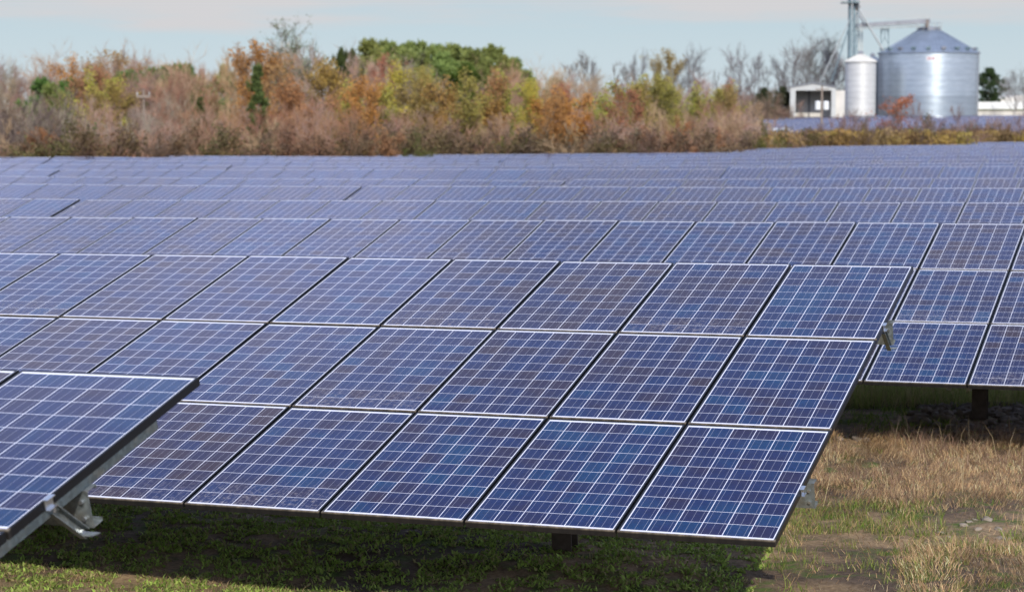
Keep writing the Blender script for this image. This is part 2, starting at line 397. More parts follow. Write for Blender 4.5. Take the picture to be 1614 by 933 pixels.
# ------------------------------------------------------------------ solar tables
def panel_geo(b, M4, mat_g=0, mat_f=1, mat_b=2, frame=True, glass=True):
    def tv(pts): return [tuple(M4 @ Vector(p)) for p in pts]
    w, h, L = PW, PH, 0.012
    if glass:
        v = tv([(L, L, -0.002), (w-L, L, -0.002), (w-L, h-L, -0.002), (L, h-L, -0.002), (L, L, -0.010), (w-L, L, -0.010), (w-L, h-L, -0.010), (L, h-L, -0.010)])
        uv = [(L, L), (w-L, L), (w-L, h-L), (L, h-L)]
        o = len(b.v)
        b.add(v, [(0, 1, 2, 3), (4, 7, 6, 5)], mat_g, [uv, [(-1,-1)]*4]); b.m[-1] = mat_b
    if frame:
        for x0, x1, y0, y1 in ((0, w, 0, L), (0, w, h-L, h), (0, L, L, h-L), (w-L, w, L, h-L)):
            vv = tv([(x0,y0,-0.042),(x1,y0,-0.042),(x1,y1,-0.042),(x0,y1,-0.042),(x0,y0,0),(x1,y0,0),(x1,y1,0),(x0,y1,0)])
            b.add(vv, [(0,3,2,1),(4,5,6,7),(0,1,5,4),(1,2,6,5),(2,3,7,6),(3,0,4,7)], mat_f)
I4 = Matrix.Identity(4)
def mk(glass, frame, name):
    b = MB(); panel_geo(b, I4, 0, 1, 2, frame, glass); return b.mesh(name, [GLASS, FRAME, BACK])
ME_GLASS = mk(True, False, 'solar_panel'); ME_FRAME = mk(False, True, 'frame'); ME_PANEL = mk(True, True, 'solar_panel')
def pm(c, t):     # local matrix of the panel in column c, tier t (0 lowest)
    v = t*PITCHH
    return Matrix.Translation((c*PITCHW, v*CT, H0 + v*ST)) @ Matrix.Rotation(TILT, 4, 'X')
def sl(x, v, n):  # a point in the table: x along, v up the slope, n below the glass
    return (x, v*CT + n*ST, H0 + v*ST - n*CT)
def multi_panel_mesh(tiers, name):
    b = MB(); ids = []
    for t in tiers:
        for c in range(NCOL):
            n0 = len(b.f); panel_geo(b, pm(c, t)); ids += [random.random()*3]*(len(b.f)-n0)
    me = b.mesh(name, [GLASS, FRAME, BACK]); a = me.attributes.new('pid', 'FLOAT', 'FACE'); a.data.foreach_set('value', ids)
    return me
ME_LOWER = [multi_panel_mesh((0, 1), 'panel_tier') for _ in range(2)]
ME_ALL = [multi_panel_mesh((0, 1, 2), 'panel_tier') for _ in range(4)]

PURLIN_V = (1.00, 3.90)
RAIL_D = 0.042; RAIL_H = 0.044
def purlin_mesh():
    out = []
    for v in PURLIN_V:
        b = MB(); n0 = RAIL_D + RAIL_H + 0.002; x0, x1 = -0.02, TLEN + 0.02; H, Fg, T = 0.175, 0.075, 0.004
        def plate(pts2):   # (v offset, depth) outline swept along x
            n = len(pts2); vv = [sl(x0, v+a, n0+d) for a, d in pts2] + [sl(x1, v+a, n0+d) for a, d in pts2]
            b.add(vv, [tuple(range(n)), tuple(range(2*n-1, n-1, -1))] + [(i, n+i, n+(i+1) % n, (i+1) % n) for i in range(n)])
        # lipped channel in one outline, both flanges pointing uphill
        plate([(0, 0), (Fg, 0), (Fg, 0.018), (Fg-T, 0.018), (Fg-T, T), (T, T), (T, H-T), (Fg-T, H-T), (Fg-T, H-0.018), (Fg, H-0.018), (Fg, H), (0, H)])
        # slot holes and bolt heads near both ends
        for xe in (x0+0.035, x1-0.035):
            for dd in (0.05, 0.13):
                c = Vector(sl(xe, v-0.001, n0+dd)); b.tube([c, c - Vector((0, 0.012*CT, 0.012*ST))], [0.011, 0.011], 6, 1)
        out.append(b.mesh('purlin', [GALV, BOLTM]))
    return out
def rail_mesh():
    b = MB(); w = 0.045; v0, v1 = 0.12, SLOPE_LEN-0.42; T = 0.004
    o = [(-w/2, 0), (w/2, 0), (w/2, RAIL_H), (w/2-0.012, RAIL_H), (w/2-0.012, RAIL_H-T), (w/2-T, RAIL_H-T), (w/2-T, T), (-w/2+T, T), (-w/2+T, RAIL_H-T), (-w/2+0.012, RAIL_H-T), (-w/2+0.012, RAIL_H), (-w/2, RAIL_H)]
    n = len(o); vv = [sl(a, v0, RAIL_D+0.001+d) for a, d in o] + [sl(a, v1, RAIL_D+0.001+d) for a, d in o]
    b.add(vv, [tuple(range(n-1, -1, -1)), tuple(range(n, 2*n))] + [(i, (i+1) % n, n+(i+1) % n, n+i) for i in range(n)])
    return b.mesh('rail', RAILM)
def brace_mesh(v):     # channel strut from the rail down to the purlin's lower flange
    b = MB(); n0 = RAIL_D + RAIL_H*0.4
    p0 = Vector(sl(0, v-0.235, n0)); p1 = Vector(sl(0, v-0.035, n0+0.215)); d = (p1-p0).normalized(); s = Vector((1, 0, 0)); q = s.cross(d)
    W, Fg, T = 0.05, 0.032, 0.004
    o = [(-W/2, 0), (W/2, 0), (W/2, Fg), (W/2-T, Fg), (W/2-T, T), (-W/2+T, T), (-W/2+T, Fg), (-W/2, Fg)]
    n = len(o); vv = [tuple(p0 + s*c - q*a) for a, c in o] + [tuple(p1 + s*c - q*a) for a, c in o]
    b.add(vv, [tuple(range(n)), tuple(range(2*n-1, n-1, -1))] + [(i, n+i, n+(i+1) % n, (i+1) % n) for i in range(n)])
    for p in (p0+d*0.02, p1-d*0.02): b.tube([p + s*0.003, p + s*0.02], [0.012, 0.012], 6, 1)
    b.box(p1.x-0.02, p1.x+0.07, p1.y-0.035, p1.y+0.035, p1.z-0.004, p1.z+0.002)
    return b.mesh('brace', [GALV, BOLTM])
def clamp_mesh(v):
    b = MB(); q = Matrix.Translation(sl(0, v, 0)) @ Matrix.Rotation(TILT, 4, 'X')
    for x0, x1, y0, y1, z0, z1 in ((-0.006, 0.022, -0.03, 0.03, 0.001, 0.006), (0.001, 0.006, -0.03, 0.03, -0.045, 0.001), (0.001, 0.024, -0.03, 0.03, -0.0445, -0.041)):
        n = len(b.v); b.box(x0, x1, y0, y1, z0, z1)
        for i in range(n, len(b.v)): b.v[i] = tuple(q @ Vector(b.v[i]))
    return b.mesh('clamp', BOLTM)
def post_mesh():
    b = MB(); y = 2.42*CT; top = H0 + 2.42*ST - 0.30; w, d, t = 0.155, 0.155, 0.010
    b.box(-w/2, w/2, y-d/2, y-d/2+t, -0.9, top); b.box(-w/2, w/2, y+d/2-t, y+d/2, -0.9, top); b.box(-t/2, t/2, y-d/2+t, y+d/2-t, -0.9, top)
    return b.mesh('post', POSTM)
def rafter_mesh():
    b = MB(); n0 = RAIL_D + RAIL_H + 0.185; hh = 0.09; w = 0.05
    for xx in (-0.10, 0.10):
        vv = []
        for v in (0.70, 4.05):
            for dx, dn in ((-w/2, 0), (w/2, 0), (w/2, hh), (-w/2, hh)): vv.append(sl(xx+dx, v, n0+dn))
        b.add(vv, [(0,1,2,3),(7,6,5,4),(0,4,5,1),(1,5,6,2),(2,6,7,3),(3,7,4,0)])
    return b.mesh('rafter', GALV)
def strut_mesh():
    b = MB(); b.bar((0, 2.42*CT-0.09, 0.45), sl(0, 1.05, RAIL_D+RAIL_H+0.26), 0.05, 0.05); return b.mesh('strut', GALV)
ME_PURLIN = purlin_mesh(); ME_RAIL = rail_mesh(); ME_BRACE = [brace_mesh(v) for v in PURLIN_V]; ME_CLAMP = [clamp_mesh(v) for v in (0.74, 3.64)]
ME_POST = post_mesh(); ME_RAFTER = rafter_mesh(); ME_STRUT = strut_mesh()

def solar_table(k, start, label, level, group='solar tables of the near field', post0=2.17, zfun=None, perp=None):
    """level 0 everything, 1 panels with frames and main rack, 2 panels, 3 top tier single, 4 one panel mesh"""
    P = perp if perp is not None else ZT[k][0]
    sa = start + np.linspace(0, TLEN, 9)
    zz = (ztop_row(k, sa) if zfun is None else zfun(sa))
    s, z0 = np.polyfit(sa-start, zz, 1)
    p = xy(start, P - SLOPE_LEN*CT)
    e = empty('solar_table', (p[0], p[1], z0 - HTOP))
    e.rotation_euler = Matrix.Rotation(AZ, 3, 'Z').to_euler() if abs(s) < 1e-6 else (Matrix.Rotation(AZ, 3, 'Z') @ Matrix.Rotation(-math.atan(s), 3, 'Y')).to_euler()
    tag(e, label, 'solar table', group)
    if level <= 3:
        for c in range(NCOL):
            for t in ((0, 1, 2) if level <= 2 else (2,)):
                j = Matrix.Rotation(R(random.gauss(0, 0.10)), 4, 'X')      # panels never lie quite true
                if level <= 1:
                    g = link('solar_panel', ME_GLASS, e, pm(c, t) @ j); link('frame', ME_FRAME, g)
                else: link('solar_panel', ME_PANEL, e, pm(c, t) @ j)
        if level == 3: link('panel_tier', random.choice(ME_LOWER), e)
    else: link('panel_tier', random.choice(ME_ALL), e)
    for me in ME_PURLIN: link('purlin', me, e)
    x = post0
    while x < TLEN:
        T = Matrix.Translation((x, 0, 0)); link('post', ME_POST, e, T)
        if level <= 1: link('rafter', ME_RAFTER, e, T); link('strut', ME_STRUT, e, T)
        x += 4.48
    if level <= 1:
        for c in range(NCOL+1):
            xr = min(max(c*PITCHW - 0.010, 0.025), TLEN - (0.025 if k == 0 else 0.16))
            if level == 0 or c in (0, NCOL): link('rail', ME_RAIL, e, Matrix.Translation((xr, 0, 0)))
        link('brace', ME_BRACE[1], e, Matrix.Translation((TLEN-0.022, 0, 0)))
        for me in ME_CLAMP: link('clamp', me, e, Matrix.Translation((TLEN, 0, 0)))
    return e
W = PITCHW
solar_table(0, -4.80-TLEN, 'nearest solar table, cut off at lower left, steel bracket under its blurred corner', 0)
solar_table(1, -2.78-TLEN, 'big sharp three-tier solar table filling the middle, open right end over bare soil', 0)
solar_table(2, -16.97-2*W, 'solar table right behind the big sharp one, its post standing in rubble', 0, post0=2.55)
def A4(o): return o
ORD = ['', 'first', 'second', 'third', 'fourth', 'fifth', 'sixth', 'seventh', 'eighth', 'ninth', 'tenth', 'eleventh', 'twelfth', 'thirteenth', 'fourteenth', 'fifteenth', 'sixteenth']
def seg_label(row, seg, nseg):
    where = {1: ['the only one in view'], 2: ['left of the gap', 'right of the gap'], 3: ['left of both gaps', 'between the two gaps', 'right of both gaps'],
             4: ['leftmost of four', 'second from left of four', 'third from left of four', 'rightmost of four']}[nseg][seg]
    return 'blue solar table in the %s row from the front, %s' % (ORD[row], where)
def along_at(px, py, k): return at_perp(px, py, ZT[k][0])[0]
T1 = TLEN + 0.16
plan = {       # row index -> (list of table starts, level)
 3: ([-20.88-T1, -20.88], 1),
 4: ([-18.89-T1, -18.89], 1),
 5: ([-16.90-T1-0.07, -16.90], 2),
 6: ([-37.29-T1, -37.29, -14.89], 2),
}
a = along_at(370, 261.0, 7); plan[7] = ([a-TLEN-0.1, a+0.1, a+0.1+T1], 3)
a = along_at(82, 251, 8); plan[8] = ([a-TLEN-0.1, a+0.1, a+0.1+T1], 3)
a = along_at(793, 253, 9); plan[9] = ([a-TLEN-T1-0.1, a-TLEN-0.1, a+0.1, a+0.1+T1], 3)
a = along_at(236, 245.2, 10); plan[10] = ([a-TLEN-0.1, a+0.1, a+0.1+T1, a+0.1+2*T1], 3)
a = along_at(560, 245, 11); plan[11] = ([a-T1, a, a+T1, ], 3)
a = along_at(1083, 238.2, 12); plan[12] = ([a, a+T1], 4)
a = along_at(1173, 235.2, 13); plan[13] = ([a, a+T1], 4)
a = along_at(1258, 232.2, 14); plan[14] = ([a], 4)
a = along_at(1523, 224.7, 15); plan[15] = ([a], 4)
for k, (starts, lev) in plan.items():
    for i, s in enumerate(starts): solar_table(k, s, seg_label(k+1, i, len(starts)), lev)

# the separate field in front of the grain bins
for r in range(12):
    P = 188 + r*9.4
    ytop = 206 - r*(206-182.6)/11
    x_left = 1168 + min(r, 4)*3
    a0, _ = at_perp(x_left + 18*math.sin(r*2.1), ytop, P)
    n = 0
    while n < 3:
        st = a0 + n*T1
        px = 807 + FPX*(xy(st, P)[0])/(xy(st, P)[1])
        if px > 1640: break
        d = ray(1400, ytop)
        zc = lambda sa, P=P, y=ytop: np.array([at_perp(1400, y, P)[1]]*len(sa)) + (sa - at_perp(1400, y, P)[0])*0.002
        solar_table(0, st, 'pale blue solar table in the distant field in front of the grain bins', 4, 'solar tables of the far field', zfun=zc, perp=P)
        n += 1

# ------------------------------------------------------------------ grain bins and farm buildings
DB = 302.0
def P3(px, py, D=DB): return at_dist(px, py, D)
MPX = DB/FPX
def mat_bin(name, c0, c1, rough, metal, ring=0.0):
    M = Mat(name); p = M.coord('Object'); sep = M.n('ShaderNodeSeparateXYZ'); M.l(p, sep.inputs[0])
    z = sep.outputs[2]
    rr = M.math('FLOOR', M.math('DIVIDE', z, 0.82))
    wn = M.n('ShaderNodeTexWhiteNoise'); wn.noise_dimensions = '1D'; M.l(rr, wn.inputs['W'])
    n = M.noise(M.mapping(p, (0.6, 0.6, 2.5)), 1.0, 4, 0.6)
    c = M.mix(M.rng(n, 0.3, 0.7), c0, c1)
    c = M.mix(M.math('MULTIPLY', M.math('LESS_THAN', z, 5.25), ring), c, tuple(x*0.62 for x in c0))
    seam = M.math('LESS_THAN', M.math('FRACT', M.math('DIVIDE', z, 0.82)), 0.09)
    c = M.mix(M.math('MULTIPLY', seam, 0.38), c, tuple(x*0.5 for x in c0))
    c = M.mix(M.math('MULTIPLY', wn.outputs['Value'], 0.18), c, tuple(x*0.7 for x in c0))
    M.set(Base_Color=c, Roughness=M.rng(n, 0.2, 0.8, rough-0.06, rough+0.08), Metallic=metal)
    wv = M.math('SINE', M.math('MULTIPLY', z, 2*math.pi/0.205)); M.bump(wv, 0.25, 0.008)
    M.set(Anisotropic=0.55, Anisotropic_Rotation=0.25)
    tg = M.n('ShaderNodeTangent'); tg.direction_type = 'RADIAL'; tg.axis = 'Z'; M.l(tg.outputs[0], M.b.inputs['Tangent'])
    return M.m
BINM = mat_bin('galvanised_wall', (0.48, 0.56, 0.63), (0.64, 0.71, 0.77), 0.38, 0.66, 0.48)
BINW = mat_bin('weathered_white_wall', (0.62, 0.62, 0.60), (0.74, 0.74, 0.72), 0.6, 0.25, 0.0)
BING = mat_bin('dull_galvanised_wall', (0.36, 0.40, 0.44), (0.46, 0.50, 0.54), 0.5, 0.6, 0.0)
ROOFM = simple('ribbed_roof', (0.28, 0.33, 0.40), 0.5, 0.55, 0.12, 0.8)
ROOFW = simple('pale_roof', (0.70, 0.68, 0.62), 0.6, 0.1, 0.1, 0.8)
TEAL = simple('painted_teal_steel', (0.19, 0.26, 0.29), 0.55, 0.3, 0.2, 0.7)
PALE = simple('pale_steel', (0.50, 0.52, 0.50), 0.5, 0.4, 0.2, 0.7)
GREYW = simple('grey_steel', (0.27, 0.28, 0.31), 0.55, 0.4, 0.2, 0.7)
RUST = simple('rusty_steel', (0.22, 0.19, 0.17), 0.8, 0.1, 0.3, 3)
WHITE = simple('white_sheet', (0.78, 0.79, 0.77), 0.55, 0.0, 0.06, 0.6)
CREAM = simple('cream_sheet', (0.66, 0.63, 0.57), 0.6, 0.0, 0.08, 0.6)
DARKIN = simple('dark_interior', (0.16, 0.155, 0.16), 0.9, 0.0, 0.3, 1.0)
WOODP = simple('weathered_wood', (0.28, 0.225, 0.18), 0.85, 0.0, 0.25, 5)

def grain_bin(px, r_px, y_eave, y_top, cap_px, D, wall_m, roof_m, label, ribs, vents, cap=True, ladder=True, name='grain_bin'):
    c = P3(px, 180, D); zb = gz1(c[0], c[1]); m = D/FPX
    r = r_px*m; ze = P3(px, y_eave, D)[2]-zb; zt = P3(px, y_top, D)[2]-zb; rc = cap_px*m
    e = empty(name, (c[0], c[1], zb)); tag(e, label, 'grain bin')
    b = MB(); b.lathe([(r, -0.6), (r, ze-0.10)], 96); b.obj('wall', wall_m, e, True)
    b = MB(); b.lathe([(r+0.16, ze-0.16), (r+0.16, ze-0.04), (rc, zt), (0.01, zt)], 96)
    for k in range(ribs):
        t = 2*math.pi*k/ribs
        p0 = Vector(((r+0.15)*math.cos(t), (r+0.15)*math.sin(t), ze-0.01)); p1 = Vector((rc*math.cos(t), rc*math.sin(t), zt+0.02)); b.bar(p0, p1, 0.05, 0.06)
    rf = b.obj('roof', roof_m, e)
    for k in range(vents):
        t = 2*math.pi*(k+0.35)/vents; q = 0.10; rv = r*(1-q)+rc*q; zv = ze+(zt-ze)*q
        b = MB(); b.box(-0.22, 0.22, -0.28, 0.28, -0.1, 0.34); b.box(0.16, 0.40, -0.32, 0.32, 0.12, 0.40)
        o = b.obj('roof_vent', TEAL if k % 3 else GREYW, e); o.matrix_local = Matrix.Translation((rv*math.cos(t), rv*math.sin(t), zv)) @ Matrix.Rotation(t, 4, 'Z')
    if cap:
        b = MB(); b.lathe([(rc+0.05, zt-0.15), (rc+0.05, zt+0.32), (rc*0.9, zt+0.34), (0.01, zt+0.55)], 40); b.obj('cap', GREYW, e)
    if ladder:
        b = MB(); t = R(-28)
        for s in (-0.22, 0.22):
            x, y = (r+0.18)*math.cos(t), (r+0.18)*math.sin(t); q = Vector((-math.sin(t), math.cos(t), 0))*s
            b.bar(Vector((x, y, 0.5))+q, Vector((x, y, ze+0.3))+q, 0.05)
        for k in range(int(ze/0.35)):
            b.bar(Vector((x, y, 0.6+k*0.35))-q, Vector((x, y, 0.6+k*0.35))+q, 0.03)
        b.obj('ladder', GREYW, e)
    return e, r, ze, zt, zb, rc
big, bR, bZe, bZt, bZb, bRc = grain_bin(1462, 77.5, 84, 48, 17, DB, BINM, ROOFM, 'large shiny galvanised grain bin with ribbed conical roof and eave vents', 60, 20)
# guard rail round the cap and the maker's plate (too blurred to read)
b = MB()
for k in range(14):
    t = 2*math.pi*k/14; b.bar((bRc*1.15*math.cos(t), bRc*1.15*math.sin(t), bZt-0.1), (bRc*1.15*math.cos(t), bRc*1.15*math.sin(t), bZt+1.0), 0.05)
for zz in (0.5, 1.0):
    ring = [(bRc*1.15*math.cos(2*math.pi*k/28), bRc*1.15*math.sin(2*math.pi*k/28), bZt+zz) for k in range(29)]
    b.tube(ring, [0.03]*29, 4)
b.obj('guard_rail', PALE, big)
PLATEM = simple('plate_paint', (0.72, 0.70, 0.70), 0.5); REDP = simple('faded_red_paint', (0.50, 0.22, 0.24), 0.6)
t0 = -math.pi/2 - R(11) ; b = MB()
for i in range(8):
    ta, tb = t0 - R(3.0) + R(i*1.3), t0 - R(3.0) + R((i+1)*1.3)
    rr = bR + 0.03
    b.add([(rr*math.cos(ta), rr*math.sin(ta), bZe-1.25), (rr*math.cos(tb), rr*math.sin(tb), bZe-1.25), (rr*math.cos(tb), rr*math.sin(tb), bZe-0.65), (rr*math.cos(ta), rr*math.sin(ta), bZe-0.65)], [(0, 1, 2, 3)], 0)
    if i in (1, 2, 3, 5, 6):
        rr += 0.01; za, zc = bZe-1.08, bZe-0.84
        b.add([(rr*math.cos(ta), rr*math.sin(ta), za), (rr*math.cos(tb), rr*math.sin(tb), za), (rr*math.cos(tb), rr*math.sin(tb), zc), (rr*math.cos(ta), rr*math.sin(ta), zc)], [(0, 1, 2, 3)], 1)
b.obj('nameplate', [PLATEM, REDP], big)

small, *_ = grain_bin(1355.5, 24, 97, 86, 3.5, 296.0, BINW, ROOFW, 'slim white grain bin between the open shed and the large bin', 24, 0, True, False)
grain_bin(1374, 15, 98, 89, 3, 309.0, BING, ROOFM, 'dull grey grain bin squeezed behind the white one and the large one', 20, 0, True, False)

# bucket elevator
tw = P3(1343, 180, 300.0); zb = gz1(tw[0], tw[1]); m = 300.0/FPX
def EV(px, py, dy=0.0): q = P3(px, py, 300.0); return Vector((q[0]-tw[0], q[1]-tw[1]+dy, q[2]-zb))
ev = empty('bucket_elevator', (tw[0], tw[1], zb)); tag(ev, 'tall teal bucket elevator tower with sloping spouts beside the grain bins', 'grain elevator')
b = MB()
for px, w in ((1339.5, 0.42), (1346.3, 0.34)):
    b.bar(EV(px, 200), EV(px, -42), w, w)
b.obj('leg_casing', TEAL, ev)
b = MB()
x0, x1 = EV(1338, 180).x, EV(1348.5, 180).x
for yy in (-0.7, 0.7):
    for xx in (x0-0.15, x1+0.1): b.bar((xx, yy, 0), (xx, yy, EV(1343, -30).z), 0.09)
nseg = 14; zt = EV(1343, -30).z
for i in range(nseg):
    za, zc = zt*i/nseg, zt*(i+1)/nseg
    for yy in (-0.7, 0.7):
        b.bar((x0-0.15, yy, za), (x1+0.1, yy, zc), 0.05); b.bar((x0-0.15, yy, zc), (x1+0.1, yy, zc), 0.05)
b.obj('lattice_tower', TEAL, ev)
b = MB(); zp = EV(1340, 5).z
b.box(EV(1327, 0).x, EV(1353, 0).x, -1.3, 1.3, zp-0.06, zp+0.06)
for xx in np.linspace(EV(1328, 0).x, EV(1352, 0).x, 6):
    for yy in (-1.25, 1.25): b.bar((xx, yy, zp), (xx, yy, zp+1.1), 0.05)
for yy in (-1.25, 1.25):
    for hh in (0.55, 1.1): b.bar((EV(1328, 0).x, yy, zp+hh), (EV(1352, 0).x, yy, zp+hh), 0.05)
b.obj('platform', TEAL, ev)
b = MB(); q = EV(1343, -46); b.box(q.x-0.9, q.x+0.9, -0.5, 0.5, q.z-0.4, q.z+1.2); b.tube([(q.x, -0.5, q.z+1.2), (q.x, 0.5, q.z+1.2)], [0.9, 0.9], 16); b.obj('head', GREYW, ev)
b = MB(); b.tube([EV(1350, 6), EV(1352, 12), EV(1350, 17)], [0.25, 0.42, 0.22], 8); b.obj('distributor', RUST, ev)
for pts, mt, w in (((( 1338, 32), (1287, 140)), PALE, 0.075), (((1337, 44), (1310, 128)), TEAL, 0.09), (((1352, 14), (1391, 80)), PALE, 0.14), (((1350, 20), (1362, 40)), GREYW, 0.10)):
    b = MB(); b.tube([EV(*pts[0], -0.6), EV(*pts[1], -0.6)], [w, w], 8); b.obj('spout', mt, ev)
b = MB(); b.bar(EV(1351.5, 30), EV(1354, 88), 0.10); b.bar(EV(1358, 45, 2), EV(1358, 92, 2), 0.14); b.bar(EV(1362.5, 45, 2), EV(1362.5, 92, 2), 0.14)
for i in range(8): b.bar(EV(1358, 48+i*5.5, 2), EV(1362.5, 51+i*5.5, 2), 0.05)
b.obj('support_mast', PALE, ev)
# catwalk with conveyor
cw = empty('conveyor_catwalk', (tw[0], tw[1], zb)); tag(cw, 'grey conveyor catwalk running from the elevator tower to the roof top of the large bin', 'conveyor')
b = MB(); b.bar(EV(1349, 41), EV(1466, 33.5), 0.55, 0.62); b.obj('conveyor_box', GREYW, cw)
b = MB(); n = 18
for yy in (-0.5, 0.5):
    A, B = EV(1349, 46.5, yy), EV(1448, 43, yy); C, D_ = EV(1349, 40, yy), EV(1466, 33.5, yy)
    b.bar(A, B, 0.07)
    for i in range(n):
        p = A.lerp(B, i/n); q = C.lerp(D_, (i+0.5)/n*0.85); p2 = A.lerp(B, (i+1)/n); b.bar(p, q, 0.04); b.bar(q, p2, 0.04)
b.obj('truss', PALE, cw)
b = MB()
for i in range(13):
    p = EV(1349, 40).lerp(EV(1466, 33.5), i/12); b.bar(p, p+Vector((0, 0, 0.75)), 0.04)
b.bar(EV(1370, 32.5), EV(1466, 28), 0.04); b.obj('handrail', PALE, cw)
b = MB(); p = EV(1461, 38); b.box(p.x-0.22, p.x+0.22, -0.3, 0.3, p.z-0.5, p.z+0.6); b.obj('chute', RUST, cw)
b = MB()
for px in (1390.5, 1402.5): b.bar(EV(px, 45, 1), EV(px, 82, 1), 0.12)
b.bar(EV(1390.5, 46, 1), EV(1396.5, 46, 1), 0.1); b.bar(EV(1396.5, 46, 1), EV(1402.5, 46, 1), 0.1)
for pts in (((1396.5, 60), (1390.8, 68)), ((1396.5, 60), (1402.2, 68)), ((1396.5, 46), (1396.5, 60)), ((1391, 54), (1394, 46)), ((1402, 54), (1399, 46))): b.bar(EV(*pts[0], 1), EV(*pts[1], 1), 0.09)
b.obj('support_frame', TEAL, cw)

# open-fronted shed
DS = 286.0; m = DS/FPX
sp_ = P3(1281, 185, DS); zb = gz1(sp_[0], sp_[1]); sh = empty('open_shed', (sp_[0], sp_[1], zb), R(-7)); tag(sh, 'white open-fronted metal shed with shallow gable left of the bins', 'shed')
hw = 3.15; dep = 4.2; ze = P3(1281, 138, DS)[2]-zb; zr = P3(1281, 131.5, DS)[2]-zb
oz = P3(1281, 143, DS)[2]-zb
b = MB()
b.box(-hw, -hw+0.14, 0, dep, -0.4, ze); b.obj('wall', CREAM, sh)
b = MB(); b.box(hw-0.14, hw, 0, dep, -0.4, ze); b.obj('wall', CREAM, sh)
b = MB(); b.box(-hw+0.14, hw-0.14, dep-0.14, dep, -0.4, ze); b.obj('wall', CREAM, sh)
b = MB(); b.box(-hw, -hw+0.75, -0.16, -0.01, -0.4, oz); b.box(hw-0.62, hw, -0.16, -0.01, -0.4, oz)
v = [(-hw, -0.16, oz), (hw, -0.16, oz), (hw, -0.16, ze), (0, -0.16, zr-0.05), (-hw, -0.16, ze)]
v += [(x, -0.01, z) for x, _, z in v]
b.add(v, [(0,1,2,3,4), (9,8,7,6,5), (0,5,6,1), (1,6,7,2), (2,7,8,3), (3,8,9,4), (4,9,5,0)]); b.obj('front_trim', simple('grey_white_trim', (0.52, 0.53, 0.51), 0.6, 0.0, 0.1, 0.8), sh)
b = MB()
for s in (-1, 1):
    v = [(0, -0.35, zr), (s*(hw+0.25), -0.35, ze-0.03), (s*(hw+0.25), dep+0.3, ze-0.03), (0, dep+0.3, zr)]; v += [(x, y, z+0.12) for x, y, z in v]
    b.add(v, [(0,1,2,3), (7,6,5,4), (0,4,5,1), (1,5,6,2), (2,6,7,3), (3,7,4,0)])
b.obj('roof', GREYW, sh)
b = MB(); b.box(-0.3, 2.3, dep-1.5, dep-0.3, -0.3, 1.45); b.obj('machinery', DARKIN, sh)
b = MB(); b.box(-0.55, -0.35, dep-0.28, dep-0.15, -0.3, ze-0.2); b.box(-hw+0.14, hw-0.14, dep-0.24, dep-0.15, 2.25, 2.4); b.obj('framing', DARKIN, sh)
b = MB(); b.box(hw+0.0, hw+1.25, 0.3, dep, -0.4, ze-0.45); b.obj('lean_to', CREAM, sh)

# long white building at the right edge
lb = P3(1600, 175, 318.0); zb = gz1(lb[0], lb[1]); m = 318/FPX
we = empty('white_barn', (lb[0], lb[1], zb)); tag(we, 'long low white building with pale roof right of the large bin', 'building')
def LX(px): return P3(px, 170, 318.0)[0]-lb[0]
def LZ(py): return P3(1600, py, 318.0)[2]-zb
b = MB(); b.box(LX(1530), LX(1700), 0, 14, LZ(172.5), LZ(161)); b.obj('wall', WHITE, we)
b = MB(); b.box(LX(1530), LX(1700), -0.12, 0.0, LZ(174.3), LZ(172.6)); b.obj('base_trim', simple('olive_trim', (0.16, 0.17, 0.08), 0.7), we)
b = MB(); b.box(LX(1530), LX(1700), 0.05, 13.9, -0.5, LZ(174.4)); b.obj('plinth', CREAM, we)
b = MB(); v = [(LX(1553), 6, LZ(160.8)), (LX(1720), 6, LZ(160.8)), (LX(1720), 6, LZ(151)), (LX(1625), 6, LZ(149.8))]; v += [(x, 20, z) for x, y, z in v]
b.add(v, [(0,1,2,3), (7,6,5,4), (0,4,5,1), (1,5,6,2), (2,6,7,3), (3,7,4,0)]); b.obj('roof', CREAM, we)

def utility_pole(px, ytop, D, label, trans=False, arms=1, pr=0.15, aw=1.0):
    p = P3(px, 190, D); zb = gz1(p[0], p[1]); h = P3(px, ytop, D)[2]-zb
    e = empty('utility_pole', (p[0], p[1], zb)); tag(e, label, 'utility pole')
    b = MB(); b.tube([(0, 0, -0.5), (0, 0, h)], [pr, pr*0.7], 8); b.obj('pole', WOODP, e)
    for k in range(arms):
        b = MB(); b.box(-0.75*aw, 0.75*aw, -0.14, -0.06, h-0.45-k*0.8, h-0.33-k*0.8); a = b.obj('crossarm', WOODP, e)
        for x in (-0.65*aw, 0.65*aw):
            b = MB(); b.tube([(x, -0.08, h-0.33-k*0.8), (x, -0.08, h-0.20-k*0.8), (x, -0.08, h-0.16-k*0.8)], [0.05*aw, 0.07*aw, 0.05*aw], 8); b.obj('insulator', PALE, a)
    if trans:
        for x in (-0.48, 0.48):
            b = MB(); zt = h-1.75; b.tube([(x, -0.12, zt-1.05), (x, -0.12, zt-1.0), (x, -0.12, zt-0.1), (x, -0.12, zt)], [0.25, 0.33, 0.33, 0.2], 14); b.obj('transformer', WHITE, e)
    return e
utility_pole(1295, 136, 240.0, 'utility pole with two white transformers in front of the open shed', True, 1)
utility_pole(227, 141, 110.0, 'thin wooden utility pole with a pale crossarm in front of the pink thicket', pr=0.055, aw=0.5)
utility_pole(148, 154, 116.0, 'faint bare utility pole with low crossarm left of the yellow-green tree', pr=0.06, aw=0.3)

